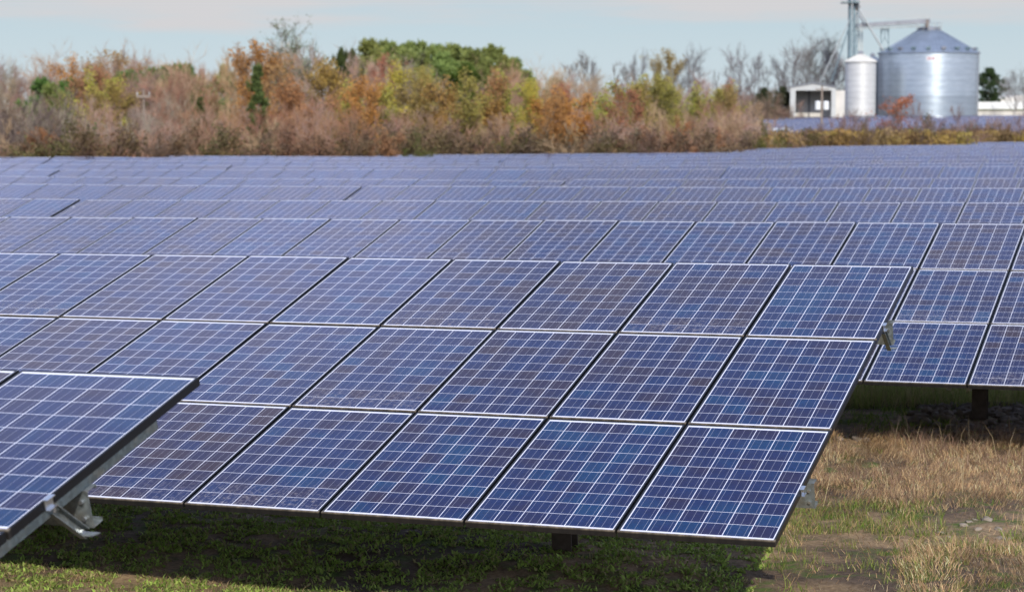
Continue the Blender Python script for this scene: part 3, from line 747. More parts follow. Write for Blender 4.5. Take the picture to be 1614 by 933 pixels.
# car half hidden by the scrub
def car(px, D, label):
    p = P3(px, 205, D); zb = P3(px, 202.0, D)[2]-1.52
    e = empty('parked_car', (p[0], p[1], zb), R(8)); tag(e, label, 'car')
    paint = simple('white_car_paint', (0.80, 0.81, 0.82), 0.25, 0.0, 0.02); glass = simple('pale_car_glass', (0.20, 0.33, 0.42), 0.08, 0.0, 0.05); rub = simple('tyre_rubber', (0.03, 0.03, 0.03), 0.9)
    prof = [(-2.1, 0.35), (-2.15, 0.75), (-1.15, 0.98), (-0.45, 1.46), (0.9, 1.50), (1.75, 1.02), (2.1, 0.95), (2.12, 0.35)]   # y (front negative), z
    b = MB(); n = len(prof)
    vv = []
    for s in (-1, 1): vv += [(s*(0.88 if z < 1.1 else 0.66), y, z) for y, z in prof]
    b.add(vv, [tuple(range(n-1, -1, -1)), tuple(range(n, 2*n))] + [(i, (i+1) % n, n+(i+1) % n, n+i) for i in range(n)]); b.obj('body', paint, e)
    b = MB(); b.add([(-0.74, -1.10, 1.03), (0.74, -1.10, 1.03), (0.60, -0.52, 1.43), (-0.60, -0.52, 1.43)], [(0, 1, 2, 3)]); b.obj('windscreen', glass, e)
    for s in (-1, 1):
        b = MB(); b.box(s*0.62-0.16, s*0.62+0.16, -2.19, -2.12, 0.62, 0.76); b.obj('headlight', glass, e)
        for y in (-1.35, 1.35):
            b = MB(); b.tube([(s*0.70, y, 0.33), (s*0.92, y, 0.33)], [0.33, 0.33], 16); b.obj('wheel', rub, e)
    return e
car(1229, 168.0, 'small white car with pale blue windscreen half hidden behind the scrub')

# ------------------------------------------------------------------ trees
def mat_twig():
    M = Mat('twig_bark'); oi = M.n('ShaderNodeObjectInfo'); p = M.coord('Object')
    n = M.noise(p, 1.1, 3, 0.6); g = M.n('ShaderNodeNewGeometry')
    r = M.math('ADD', M.math('MULTIPLY', n, 0.7), M.math('MULTIPLY', g.outputs['Random Per Island'], 0.5))
    M.set(Base_Color=M.mix(1.0, oi.outputs['Color'], M.mix(M.rng(r, 0.25, 0.95), (0.74, 0.74, 0.75), (1.24, 1.22, 1.20)), 'MULTIPLY'), Roughness=0.9, Specular_IOR_Level=0.1)
    return M.m
def mat_leaf():
    M = Mat('leaf'); oi = M.n('ShaderNodeObjectInfo'); g = M.n('ShaderNodeNewGeometry'); p = M.coord('Object')
    n = M.noise(p, 0.9, 2, 0.5)
    r = M.math('ADD', M.math('MULTIPLY', n, 0.6), M.math('MULTIPLY', g.outputs['Random Per Island'], 0.6))
    c = M.mix(1.0, oi.outputs['Color'], M.mix(M.rng(r, 0.25, 0.95), (0.72, 0.76, 0.80), (1.28, 1.22, 1.08)), 'MULTIPLY')
    M.set(Base_Color=c, Roughness=0.7, Specular_IOR_Level=0.2)
    tr = M.n('ShaderNodeBsdfTranslucent'); M.l(c, tr.inputs[0]); mx = M.n('ShaderNodeMixShader'); mx.inputs[0].default_value = 0.30
    M.l(M.b.outputs[0], mx.inputs[1]); M.l(tr.outputs[0], mx.inputs[2]); M.l(mx.outputs[0], M.out.inputs[0]); return M.m
TWIG = mat_twig(); LEAF = mat_leaf()
def rv(s=1.0): return Vector((random.uniform(-s, s), random.uniform(-s, s), random.uniform(-s, s)))
def path(p, d, L, n, wob, up=0.0):
    pts = [Vector(p)]; d = Vector(d).normalized()
    for i in range(n):
        d = (d + rv(wob) + Vector((0, 0, up))).normalized(); pts.append(pts[-1] + d*(L/n))
    return pts, d
def perp_dir(d, ang):
    a = d.cross(Vector((0, 0, 1)) if abs(d.z) < 0.95 else Vector((1, 0, 0))).normalized(); t = random.uniform(0, 2*math.pi)
    q = Matrix.Rotation(t, 3, d) @ a
    return (d*math.cos(ang) + q*math.sin(ang)).normalized()
def twig(b, p, d, L, r):
    """tapering three-sided twig ending in a point"""
    e = p + d*L; a = d.cross(Vector((0, 0, 1)) if abs(d.z) < 0.9 else Vector((1, 0, 0))).normalized()*r; c = d.cross(a).normalized()*r
    b.add([tuple(p + a), tuple(p - a*0.5 + c*0.87), tuple(p - a*0.5 - c*0.87), tuple(e)], [(0, 1, 3), (1, 2, 3), (2, 0, 3)])
def leafq(b, p, s, flat=0.0):
    n = rv().normalized(); a = n.orthogonal().normalized()*s; c = n.cross(a)*random.uniform(0.5, 0.9)
    b.add([tuple(p-a), tuple(p+c), tuple(p+a), tuple(p-c)], [(0, 1, 2, 3)])
def tree_meshes(H, stems=1, spread=0.30, up=0.10, lean=0.05, limbs=14, subs=6, twigs=6, r0=0.09, tw=0.009, start=0.2, leaves=0, leaf_s=0.07, leaf_from=0.35, droop=0.0, shape=1.0):
    T, C = MB(), MB(); tips = []
    for s in range(stems):
        d0 = Vector((random.gauss(0, lean), random.gauss(0, lean), 1)) if stems == 1 else Vector((random.gauss(0, lean*3), random.gauss(0, lean*3), 1))
        hh = H*(1.0 if s == 0 else random.uniform(0.6, 0.95))
        base = Vector((random.gauss(0, 0.12*(stems > 1)), random.gauss(0, 0.12*(stems > 1)), -0.3))
        pts, _ = path(base, d0, hh*0.93, 7, 0.07, 0.05)
        rr = r0*(hh/H)
        T.tube(pts, [rr*(1-0.87*i/7) for i in range(8)], 5)
        nl = max(3, limbs//stems if stems > 1 else limbs)
        for k in range(nl):
            f = start + (0.97-start)*((k+random.random())/nl); i = min(int(f*7), 6); p = pts[i].lerp(pts[i+1], f*7-i)
            ll = hh*spread*(0.35 + 0.65*math.sin(math.pi*min(1, (1-f)*shape+0.12)))*random.uniform(0.7, 1.25)
            d = perp_dir((pts[i+1]-pts[i]).normalized(), R(random.uniform(28, 62)))
            lp, ld = path(p, d, ll, 4, 0.13, up)
            lr = rr*(1-0.87*f)*0.55
            T.tube(lp, [max(lr*(1-0.8*j/4), tw*1.1) for j in range(5)], 4, caps=False)
            for q in range(subs):
                g = random.uniform(0.25, 1.0); j = min(int(g*4), 3); sp0 = lp[j].lerp(lp[j+1], g*4-j)
                sd = perp_dir((lp[j+1]-lp[j]).normalized(), R(random.uniform(20, 55)))
                sL = ll*random.uniform(0.22, 0.5); s_pts, sd2 = path(sp0, sd, sL, 2, 0.15, up)
                C.tube(s_pts, [max(lr*0.35, tw*1.2), tw, tw*0.8], 3, caps=False)
                for w in range(twigs):
                    h = random.random(); a = s_pts[0].lerp(s_pts[2], h)
                    td = perp_dir(sd2, R(random.uniform(15, 55))) + Vector((0, 0, up*1.5 - droop)); td.normalize()
                    L = sL*random.uniform(0.35, 0.9); twig(C, a, td, L, tw); tips.append(a + td*L*random.uniform(0.3, 1.0))
    return T, C, tips
def proto(kind, leafy, **k):
    T, C, tips = tree_meshes(**k)
    tm = T.mesh('trunk', TWIG)
    if leafy:
        L = MB(); n = k.get('leaves', 800)
        # twigs stay with the trunk; the crown is foliage
        o = len(T.v); T.v += C.v; T.f += [tuple(i+o for i in f) for f in C.f]; T.m += C.m; T.uv += C.uv; tm = T.mesh('trunk', TWIG)
        zmin = k['H']*k.get('leaf_from', 0.35); tp = [t for t in tips if t.z > zmin] or tips
        for _ in range(n):
            c = random.choice(tp); leafq(L, c + rv(0.10 + 2.2*k.get('leaf_s', 0.07)), k.get('leaf_s', 0.07)*random.uniform(0.6, 1.3))
        cm = L.mesh('crown', LEAF)
    else: cm = C.mesh('crown', TWIG)
    return dict(kind=kind, H=k['H'], trunk=tm, crown=cm)
def needle_clump(b, p, s, n, up=0.35):
    for _ in range(n):
        d = rv().normalized(); d = (d + Vector((0, 0, up))).normalized(); o = p + rv(s*0.30)
        a = d.orthogonal().normalized()*s*0.10; a = Matrix.Rotation(random.uniform(0, 6.28), 3, d) @ a
        e = o + d*s*random.uniform(0.6, 1.1)
        b.add([tuple(o-a), tuple(o+a), tuple(e+a*0.5), tuple(e-a*0.5)], [(0, 1, 2, 3)])
def pine_proto(H, kind='pine_tree', conical=False, dens=1.0):
    T, C = MB(), MB(); pts, _ = path((0, 0, -0.3), (0, 0, 1), H*0.97, 8, 0.03, 0.05)
    T.tube(pts, [H*0.016*(1-0.85*i/8) for i in range(9)], 6)
    f0 = 0.12 if conical else 0.42; n = int(34 if conical else 30)
    for k in range(n):
        f = f0 + (0.98-f0)*(k/(n-1)); i = min(int(f*8), 7); p = pts[i].lerp(pts[i+1], f*8-i)
        if conical: ll = H*0.23*(1-f)**0.75*random.uniform(0.55, 1.25)+0.1
        else: ll = H*0.27*math.sin(math.pi*min(0.93, (f-f0)/(1-f0)*0.78+0.20))*random.uniform(0.55, 1.25)
        t = k*2.4 + random.uniform(-0.5, 0.5); d = Vector((math.cos(t), math.sin(t), random.uniform(0.05, 0.5)))
        lp, _d = path(p, d, ll, 4, 0.14, 0.04)
        T.tube(lp, [H*0.005*(1-0.8*j/4) for j in range(5)], 4, caps=False)
        for q in range(int(7*dens)):
            g = random.uniform(0.30, 1.02); j = min(int(g*4), 3); c = lp[j].lerp(lp[j+1], min(1, g*4-j)) + rv(0.16*ll)
            needle_clump(C, c, H*(0.042 if conical else 0.050)*random.uniform(0.7, 1.25), 26)
    for _ in range(8): needle_clump(C, pts[-1] + rv(0.03*H), H*0.04, 22)
    return dict(kind=kind, H=H, trunk=T.mesh('trunk', TWIG), crown=C.mesh('crown', LEAF))

SAP = [proto('bare_sapling', False, H=5, stems=s, spread=sp2, up=0.16, lean=0.07, limbs=l, subs=7, twigs=9, r0=0.042, tw=0.0062, start=0.12) for s, sp2, l in ((1, .26, 20), (3, .22, 24), (2, .28, 22), (4, .24, 28), (1, .34, 22))]
BUSHY = [proto('thicket_shrub', False, H=3, stems=6, spread=0.36, up=0.12, lean=0.13, limbs=34, subs=7, twigs=9, r0=0.026, tw=0.0058, start=0.08) for _ in range(3)]
BARE = [proto('bare_tree', False, H=9, stems=1, spread=sp2, up=u2, lean=0.04, limbs=l, subs=10, twigs=11, r0=0.13, tw=0.0085, start=st, shape=sh2) for sp2, u2, l, st, sh2 in ((.34, .13, 20, .30, 1.0), (.28, .20, 24, .25, 1.0), (.40, .10, 20, .35, .9), (.24, .22, 22, .22, 1.1))]
SLIM = [proto('bare_tree', False, H=9, stems=1, spread=0.13, up=0.30, lean=0.02, limbs=28, subs=7, twigs=9, r0=0.10, tw=0.008, start=0.18) for _ in range(2)]
LEAFY = [proto('leafy_tree', True, H=6, stems=s, spread=.30, up=.12, lean=0.05, limbs=20, subs=6, twigs=6, r0=0.06, tw=0.009, start=0.2, leaves=n, leaf_s=0.058, leaf_from=lf) for s, n, lf in ((1, 7500, .34), (2, 6500, .30), (3, 9000, .26))]
LEAFY.append(proto('leafy_tree', True, H=5, stems=2, spread=.30, up=.14, lean=0.06, limbs=18, subs=6, twigs=6, r0=0.04, tw=0.006, start=0.2, leaves=1700, leaf_s=0.055, leaf_from=0.22))
SHRUB = [proto('leafy_shrub', True, H=2.5, stems=5, spread=.40, up=.08, lean=0.14, limbs=26, subs=5, twigs=5, r0=0.025, tw=0.007, start=0.06, leaves=n, leaf_s=0.042, leaf_from=0.08) for n in (4200, 3000)]
PINE = [pine_proto(12) for _ in range(3)]
CEDAR = pine_proto(6.4, 'cedar_tree', True, 0.8)

def plant(pr, px, ytop, D, tw_col, crown_col, label, cat, group=None, wide=1.0, name=None, ypx_base=None):
    p = P3(px, 180, D); zb = gz1(p[0], p[1]); h = max(0.8, P3(px, ytop, D)[2] - zb)
    s = h/pr['H']
    e = empty(name or pr['kind'], (p[0], p[1], zb), random.uniform(0, 6.28)); e.scale = (s*wide, s*wide, s); tag(e, label, cat, group, 'thing')
    t = link('trunk', pr['trunk'], e); t.color = (*tw_col, 1); c = link('crown', pr['crown'], e); c.color = (*crown_col, 1)
    return e
def jit(c, a=0.15):
    k = 1 + random.uniform(-a, a); return tuple(min(1, max(0, x*k*(1+random.uniform(-a, a)*0.4))) for x in c)
EDGE = [(-80, 81.9), (236, 90.1), (560, 98.2), (1083, 106.4), (1173, 114.6), (1258, 122.8), (1523, 131.0), (1700, 131.0)]
def edge_D(px):     # distance at which the field ends
    P = [p for x, p in EDGE if x <= px][-1] if px > -80 else 81.9
    return (P + 2.5)/(ray(px, 200)[:2] @ HP)
SKYL = [(-60, 112), (0, 112), (60, 106), (120, 102), (160, 92), (205, 92), (235, 108), (290, 102), (350, 94), (400, 92), (450, 90), (500, 88), (560, 100), (620, 112), (700, 120), (800, 122), (860, 126), (950, 131), (1050, 132), (1100, 137), (1200, 138), (1260, 142), (1700, 150)]
sky_y = lambda px: float(np.interp(px, [a for a, _ in SKYL], [b for _, b in SKYL]))
RED = (0.335, 0.195, 0.125); PINKB = (0.375, 0.260, 0.200); TAN = (0.42, 0.30, 0.18); GREYB = (0.32, 0.26, 0.205); DKB = (0.17, 0.118, 0.075)
def tone(px):     # the drift of twig colour along the belt
    if px < 110: return random.choice([DKB, GREYB, (0.17, 0.13, 0.115)])
    if px < 330: return random.choice([RED, PINKB, GREYB])
    if px < 640: return random.choice([RED, PINKB, RED, (0.30, 0.155, 0.095)])
    return random.choice([RED, TAN, PINKB, (0.33, 0.20, 0.11)])
# undergrowth along the end of the field
n = 95
for i in range(n):
    px = -50 + 1290*(i+random.random())/n; D = edge_D(px) + random.uniform(0.5, 5)
    yt = random.uniform(188, 212) if px < 1150 else random.uniform(192, 214)
    if i % 2:
        col = random.choice([(0.16, 0.12, 0.055), (0.19, 0.13, 0.075), (0.135, 0.12, 0.05), (0.20, 0.12, 0.07), (0.165, 0.115, 0.075)])
        plant(random.choice(SHRUB), px, yt, D, jit(DKB), jit(col), 'low leafy brown or olive shrub in the undergrowth behind the last solar tables', 'shrub', 'leafy shrubs of the undergrowth', 1.2)
    else:
        plant(random.choice(BUSHY), px, yt-6, D, jit(DKB), jit(random.choice([DKB, RED, TAN, (0.17, 0.12, 0.085)])), 'low leafless brown bush in the undergrowth behind the last solar tables', 'bush', 'bare bushes of the undergrowth', 1.25)
# the young thicket, two depths
for n, d0, d1, ya, yb, w in ((105, 3, 12, 172, 196, 1.05), (90, 12, 30, 154, 178, 1.0)):
    for i in range(n):
        px = -60 + 1270*(i+random.random())/n; D = edge_D(px) + random.uniform(d0, d1)
        lift = 10*math.exp(-((px-60)/90)**2) + 6*math.exp(-((px-480)/160)**2); fall = max(0, (px-1120)/90)*22
        plant(random.choice(SAP), px, random.uniform(ya, yb) - lift + fall, D, jit(tone(px)), jit(tone(px)), 'leafless reddish-brown sapling in the dense thicket behind the field', 'sapling', 'saplings of the thicket', w)
# older trees behind
n = 88
for i in range(n):
    px = -60 + 1240*(i+random.random())/n; D = random.uniform(150, 205)
    y = sky_y(px) + abs(random.gauss(0, 8)) - 2
    c = jit(random.choice([PINKB, TAN, GREYB, RED]) if px > 130 else random.choice([PINKB, GREYB, (0.24, 0.16, 0.13)]))
    plant(random.choice(BARE+SLIM), px, y, D, c, jit(c, 0.1), 'leafless taller tree standing in the wood behind the thicket', 'bare tree', 'bare trees of the wood', random.uniform(0.85, 1.15))
for px in range(128, 318, 9):     # bare trees in front of the left pines
    c = jit(random.choice([PINKB, RED, TAN])); plant(random.choice(BARE+SLIM), px, float(np.interp(px, [128, 230, 318], [142, 134, 120])) + random.uniform(-4, 6), random.uniform(132, 140), c, jit(c, 0.1), 'leafless taller tree standing in the wood behind the thicket', 'bare tree', 'bare trees of the wood', 1.0)
for i in range(60):    # low far wood closing the view
    px = -60 + 1265*(i+random.random())/60; D = random.uniform(210, 265)
    y = max(sky_y(px)+12, 122) + random.uniform(0, 14)
    c = jit(random.choice([(0.20, 0.16, 0.14), TAN, GREYB]))
    plant(random.choice(BARE), px, y, D, c, jit(c, 0.1), 'leafless hazy tree low in the far wood', 'bare tree', 'bare trees of the far wood', 1.35)

YG = (0.47, 0.47, 0.06); YEL = (0.54, 0.47, 0.06); ORA = (0.58, 0.28, 0.07); RUSTL = (0.42, 0.21, 0.11); REDL = (0.42, 0.16, 0.11)
BK = (0.20, 0.15, 0.12); PG = (0.25, 0.30, 0.09); PGD = (0.085, 0.140, 0.045)
colored = [   # px, top y, distance, leaf colour, proto, width, label
 (192, 132, 118, YG, 1, .85, 'yellow-green young tree right of the faint pole in the left wood'),
 (172, 150, 114, (0.34, .26, .06), 0, .7, 'small mustard-yellow tree just left of the yellow-green one'),
 (152, 128, 128, RUSTL, 0, .7, 'slim rust-brown leafed tree below the left pines'),
 (87, 110, 165, ORA, 1, .75, 'orange tree peeping out above the leftmost pines'),
 (182, 104, 175, (.40, .27, .10), 0, .8, 'tan-gold tree above the left row of pines'),
 (398, 90, 160, (.46, .22, .06), 0, .6, 'small orange treetop just behind the dark cedar'),
 (418, 112, 150, (.42, .24, .09), 1, .7, 'orange-tan tree right of the cedar top'),
 (488, 122, 126, (.44, .20, .08), 2, .85, 'soft orange tree left of the yellow-green clump'),
 (508, 118, 134, (.40, .27, .06), 0, .8, 'golden-orange tree touching the yellow-green clump from the left'),
 (533, 128, 122, (.38, .37, .06), 2, .95, 'broad yellow-green tree in the middle of the left half'),
 (607, 109, 160, REDL, 0, .38, 'bright red small tree below the left end of the tall pines'),
 (578, 142, 118, ORA, 0, .65, 'orange-brown tree under the left end of the tall pines'),
 (632, 118, 150, YEL, 1, .85, 'lemon-yellow tree under the tall pines'),
 (662, 126, 150, (.42, .36, .09), 0, .6, 'pale yellow small tree right of the lemon-yellow one'),
 (690, 128, 126, (.32, .24, .06), 2, .9, 'olive-yellow tree below the tall pines'),
 (735, 122, 122, (.40, .24, .06), 2, .9, 'orange-gold tree under the round green pine'),
 (768, 112, 126, (.36, .38, .055), 2, .8, 'lime-yellow tree right of the round green pine'),
 (752, 132, 118, (.33, .30, .06), 1, .8, 'yellow-olive tree between the orange-gold and lime trees'),
 (790, 130, 122, (.40, .20, .075), 1, .8, 'dusty orange tree right of the lime-yellow tree'),
 (832, 148, 118, YEL, 0, .55, 'small yellow tree left of the broad orange one'),
 (856, 138, 120, ORA, 2, .95, 'broad orange tree in the middle of the wood'),
 (872, 158, 112, (.40, .22, .08), 1, .75, 'rusty orange tree in front of the broad orange one'),
 (908, 148, 113, (.52, .23, .035), 2, .9, 'vivid orange-yellow tree with sunlit leaves'),
 (893, 165, 110, (.44, .21, .06), 1, .7, 'low orange tree left of the vivid one'),
 (882, 150, 126, REDL, 0, .5, 'small dark red tree between the two orange trees'),
 (1004, 120, 124, (.36, .40, .06), 2, .9, 'tall lime-green pointed tree right of centre'),
 (985, 142, 122, (.38, .30, .07), 1, .75, 'yellow-tan tree left of the lime-green pointed one'),
 (1012, 150, 116, (.36, .14, .08), 1, .75, 'red-brown tree in front of the lime-green pointed one'),
 (1032, 138, 124, (.34, .33, .07), 0, .7, 'yellow-green tree right of the lime-green pointed one'),
 (1078, 132, 130, (.34, .37, .05), 2, .8, 'round yellow-green tree left of the red one'),
 (1053, 150, 126, (.35, .36, .06), 0, .5, 'small lime tree between the two larger green ones'),
 (1117, 148, 128, (.38, .34, .07), 1, .7, 'mustard tree directly left of the red one'),
 (1139, 141, 165, (.46, .12, .09), 1, .6, 'red-leafed tree near the right end of the wood'),
 (1152, 152, 128, (.38, .28, .10), 0, .5, 'small tan tree in front of the red-leafed one'),
 (592, 203, 103, (.36, .18, .09), 2, .8, 'copper-leafed small tree low at the field edge left of centre'),
 (62, 215, 101, (.40, .17, .07), 0, .6, 'copper-leafed bush low at the field edge on the far left'),
 (1092, 198, 109, (.42, .17, .07), 1, .6, 'copper-leafed bush low at the field edge right of centre'),
 (1140, 202, 112, (.38, .17, .08), 2, .6, 'rusty bush at the right end of the undergrowth'),
 (1050, 98, 200, (.34, .27, .10), 0, .5, 'thin olive-leafed treetop against the sky right of the lime tree'),
 (1405, 150, 148, (.50, .13, .04), 3, .95, 'red-orange sapling standing alone in front of the large grain bin'),
]
for px, y, D, c, k, w, lab in colored:
    c = tuple(0.80*a + 0.20*b_ for a, b_ in zip(c, (0.40, 0.28, 0.16)))
    plant(LEAFY[k], px, y, D, jit(BK), c, lab, 'autumn tree', None, w*1.4)
pines = [(586, 60, 215), (606, 63, 222), (626, 66, 214), (647, 65, 220), (664, 64, 216), (686, 69, 224), (709, 68, 214), (733, 73, 220), (770, 69, 222), (752, 76, 214), (794, 86, 216), (810, 90, 222), (640, 76, 208), (700, 80, 208)]
for i, (px, y, D) in enumerate(pines):
    plant(PINE[i % 3], px, y, D, (0.16, 0.11, 0.08), jit(PG, 0.18), 'tall round-topped pine in the green grove on the skyline', 'pine tree', 'pines of the skyline grove', random.uniform(0.95, 1.2))
lowp = [(172, 118, 150), (190, 113, 152), (207, 110, 150), (222, 112, 154), (243, 106, 152), (262, 103, 154), (278, 101, 152), (292, 99, 150), (118, 122, 140), (70, 122, 132)]
for i, (px, y, D) in enumerate(lowp):
    plant(PINE[i % 3], px, y, D, (0.16, 0.11, 0.08), jit((0.115, 0.205, 0.048), 0.15), 'bright green lower pine in the broken row over the left wood', 'pine tree', 'pines of the left row', 1.0)
for px, y, D, w, c, lab in ((728, 98, 160, 1.15, (0.085, 0.13, 0.022), 'round bright green pine in front of the skyline grove'),
     (540, 74, 190, .5, (0.075, 0.10, 0.03), 'dark pine crown left of the skyline grove'), (556, 76, 196, .45, (0.09, 0.11, 0.03), 'olive pine crown touching the skyline grove from the left'),
     (84, 130, 128, .9, PG, 'green pine leaning over the bare trees at far left'), (355, 100, 190, .6, PG, 'tiny green pine top on the skyline left of the cedar'),
     (873, 121, 200, .8, PGD, 'dark pine at the right foot of the skyline grove'), (884, 126, 196, .7, PGD, 'small dark pine beside the one right of the grove'),
     (836, 114, 215, .6, PGD, 'small pine top just right of the skyline grove'), (1558, 106, 320, 1.05, (0.050, 0.085, 0.030), 'dark green pine between the large bin and the white building'),
     (1205, 138, 285, 1.1, (0.06, 0.075, 0.035), 'dull evergreen low in the wood left of the open shed'), (1232, 136, 290, 1.1, (0.06, 0.075, 0.035), 'dull evergreen directly left of the open shed')):
    plant(PINE[int(px) % 3], px, y, D, (0.15, 0.11, 0.08), c, lab, 'pine tree', None, w)
plant(CEDAR, 408, 96, 112, (0.30, 0.26, 0.22), (0.115, 0.155, 0.048), 'dark green pointed cedar standing out of the thicket on the left', 'cedar tree', None, 0.85)
plant(CEDAR, 316, 150, 132, (0.2, 0.16, 0.12), (0.06, 0.095, 0.025), 'small ragged green cedar left of the tall dark one', 'cedar tree', None, 0.8)
for px, y, D, c, lab in ((816, 188, 112, (.14, .19, .03), 'bright green small shrub low in the middle of the wood'), (168, 196, 103, (.10, .16, .04), 'green shrub under the yellow-green tree on the left'),
     (122, 202, 104, (.09, .13, .035), 'dull green shrub low on the left beside the faint pole'), (990, 205, 108, (.085, .13, .025), 'dark green shrub at the field edge below the lime tree'),
     (650, 205, 104, (.12, .13, .04), 'olive shrub at the field edge in mid picture'), (1186, 190, 118, (.13, .14, .03), 'rounded olive-green shrub at the right end of the thicket')):
    plant(SHRUB[0], px, y, D, DKB, c, lab, 'shrub', None, 0.55)
AIRY = proto('tall_tree', True, H=10, stems=2, spread=.26, up=.14, lean=0.03, limbs=26, subs=7, twigs=7, r0=0.10, tw=0.011, start=0.45, leaves=3800, leaf_s=0.055, leaf_from=0.55)
plant(AIRY, 475, 50, 172, (0.22, 0.20, 0.16), (0.21, 0.235, 0.13), 'tall airy grey-green tree rising alone above the left wood', 'tall tree', None, 1.35)
# airy skyline trees on the right and the big dark multi-stemmed tree on the far left
for px, y, k in ((893, 93, 1), (907, 88, 1), (928, 90, 0), (939, 88, 1), (968, 95, 1), (984, 108, 0), (1010, 96, 0), (1036, 110, 1), (1062, 104, 0), (1084, 87, 0), (1100, 100, 1), (1126, 108, 1), (1150, 98, 1), (1168, 87, 0), (1186, 92, 0), (1208, 100, 1), (1228, 96, 0), (1246, 84, 0), (1268, 76, 0), (1290, 79, 0), (1308, 86, 0), (1326, 92, 0), (1580, 128, 0), (1597, 122, 0), (1612, 118, 1), (1630, 120, 0)):
    c = jit((0.20, 0.185, 0.18), 0.12)
    plant(random.choice(SLIM) if k else random.choice(BARE[:3]), px, y, random.uniform(300, 340), c, c, 'slender leafless tree outlined against the sky behind the farm', 'bare tree', 'skyline trees behind the farm', 0.95)
for px in range(1150, 1345, 14):
    c = jit((0.17, 0.13, 0.11), 0.15)
    plant(random.choice(BARE), px + random.uniform(-5, 5), random.uniform(138, 152), random.uniform(292, 330), c, c, 'leafless brown tree in the low wood beside the open shed', 'bare tree', 'low wood beside the shed', 1.3)
for px in range(1104, 1243, 5):
    c = jit((0.24, 0.17, 0.125), 0.2)
    plant(random.choice(BUSHY+SAP), px + random.uniform(-3, 3), random.uniform(146, 164), random.uniform(272, 284), c, jit(c, 0.1), 'leafless brown tree in the low wood beside the open shed', 'bare tree', 'low wood beside the shed', 1.5)
for i in range(30):
    px = 1112 + 112*(i+random.random())/30; c = jit(random.choice([RED, TAN, PINKB]))
    plant(random.choice(SAP), px, float(np.interp(px, [1112, 1170, 1224], [164, 176, 196])) + random.uniform(-4, 8), edge_D(px) + random.uniform(4, 16), c, jit(c, 0.1), 'leafless reddish-brown sapling in the dense thicket behind the field', 'sapling', 'saplings of the thicket', 1.05)
plant(SAP[3], 22, 118, 101.5, (0.135, 0.105, 0.095), (0.15, 0.115, 0.10), 'large dark many-stemmed leafless tree at the left edge of the photo', 'bare tree', None, 1.25)
plant(SAP[1], 60, 128, 103, (0.15, 0.115, 0.10), (0.17, 0.13, 0.11), 'dark leaning leafless tree right of the many-stemmed one at left', 'bare tree', None, 1.2)

# scrub strip behind the field on the right
def tall_grass_proto():
    L = MB(); S = MB()
    for k in range(260):
        t = random.uniform(0, 6.28); r = abs(random.gauss(0, 0.45)); p = Vector((r*math.cos(t), r*math.sin(t), -0.1)); d = Vector((random.gauss(0, .16), random.gauss(0, .16), 1)).normalized()
        twig(S if k % 4 == 0 else L, p, d, random.uniform(1.2, 2.5), 0.014)
        if k % 2:
            for _ in range(3): leafq(L, p + d*random.uniform(0.9, 2.3) + rv(0.06), 0.085)
    return dict(kind='tall_grass', H=2.5, trunk=S.mesh('stems', LEAF), crown=L.mesh('blades', LEAF))
TG = [tall_grass_proto() for _ in range(2)]
n = 46
for i in range(n):
    px = 1205 + 440*(i+random.random())/n; D = edge_D(px) + random.uniform(2, 9)
    c = jit(random.choice([(0.36, 0.24, 0.09), (0.30, 0.21, 0.10), (0.38, 0.28, 0.08), (0.26, 0.17, 0.09)]))
    e = plant(random.choice(TG), px, random.uniform(191, 207), D, c, c, 'clump of tall tan grass in the scrub strip in front of the far field', 'tall grass', 'tall grass clumps of the scrub strip', 0.75)
    for ch in e.children: ch.name = 'stems' if ch.name.startswith('trunk') else 'blades'
for i in range(64):
    px = 1190 + 450*(i+random.random())/64; D = edge_D(px) + random.uniform(3, 13)
    if i % 2: plant(random.choice(SHRUB), px, random.uniform(196, 212), D, DKB, jit(random.choice([(0.11, 0.105, 0.035), (0.16, 0.10, 0.05), (0.14, 0.085, 0.05)])), 'low olive or brown shrub among the tall grass of the scrub strip', 'shrub', 'shrubs of the scrub strip', 1.15)
    else: plant(random.choice(BUSHY), px, random.uniform(178, 202) + (10 if px < 1300 else 0), D, DKB, jit(random.choice([(0.17, 0.12, 0.11), RED, (0.20, 0.13, 0.11)])), 'leafless bush among the tall grass of the scrub strip', 'bush', 'bare bushes of the scrub strip', 0.9)
for i in range(14):
    px = 1300 + 330*(i+random.random())/14
    plant(random.choice(SHRUB), px, random.uniform(186, 201), edge_D(px) + random.uniform(6, 14), DKB, jit(random.choice([(0.15, 0.12, 0.05), (0.18, 0.12, 0.06), (0.12, 0.115, 0.045)])), 'low olive or brown shrub among the tall grass of the scrub strip', 'shrub', 'shrubs of the scrub strip', 0.75)
for i in range(34):
    px = 1312 + 320*(i+random.random())/34; c = jit((0.25, 0.17, 0.145))
    plant(random.choice(BUSHY+SAP[:2]), px, random.uniform(176, 199), edge_D(px) + random.uniform(6, 14), c, c, 'leafless bush among the tall grass of the scrub strip', 'bush', 'bare bushes of the scrub strip', 1.0)
for px, y, D, w, c, lab in ((1475, 180, 146, .8, (0.085, 0.095, 0.030), 'dark olive upright bush in front of the large bin'), (1424, 203, 142, .9, (0.10, 0.095, 0.045), 'rounded grey-olive shrub below the red sapling'),
     (1440, 208, 141, .5, (0.05, 0.12, 0.03), 'small bright green shrub left of the dark olive bush'), (1552, 196, 143, 1.15, (0.15, 0.145, 0.04), 'broad yellow-olive shrub at the right of the scrub strip'), (1230, 196, 138, .4, (0.16, 0.11, 0.05), 'narrow brown shrub hiding the middle of the white car'), (1260, 208, 136, 1.0, (0.10, 0.14, 0.05), 'grey-green shrub in front of the white car')):
    plant(SHRUB[0], px, y, D, DKB, c, lab, 'shrub', None, w)
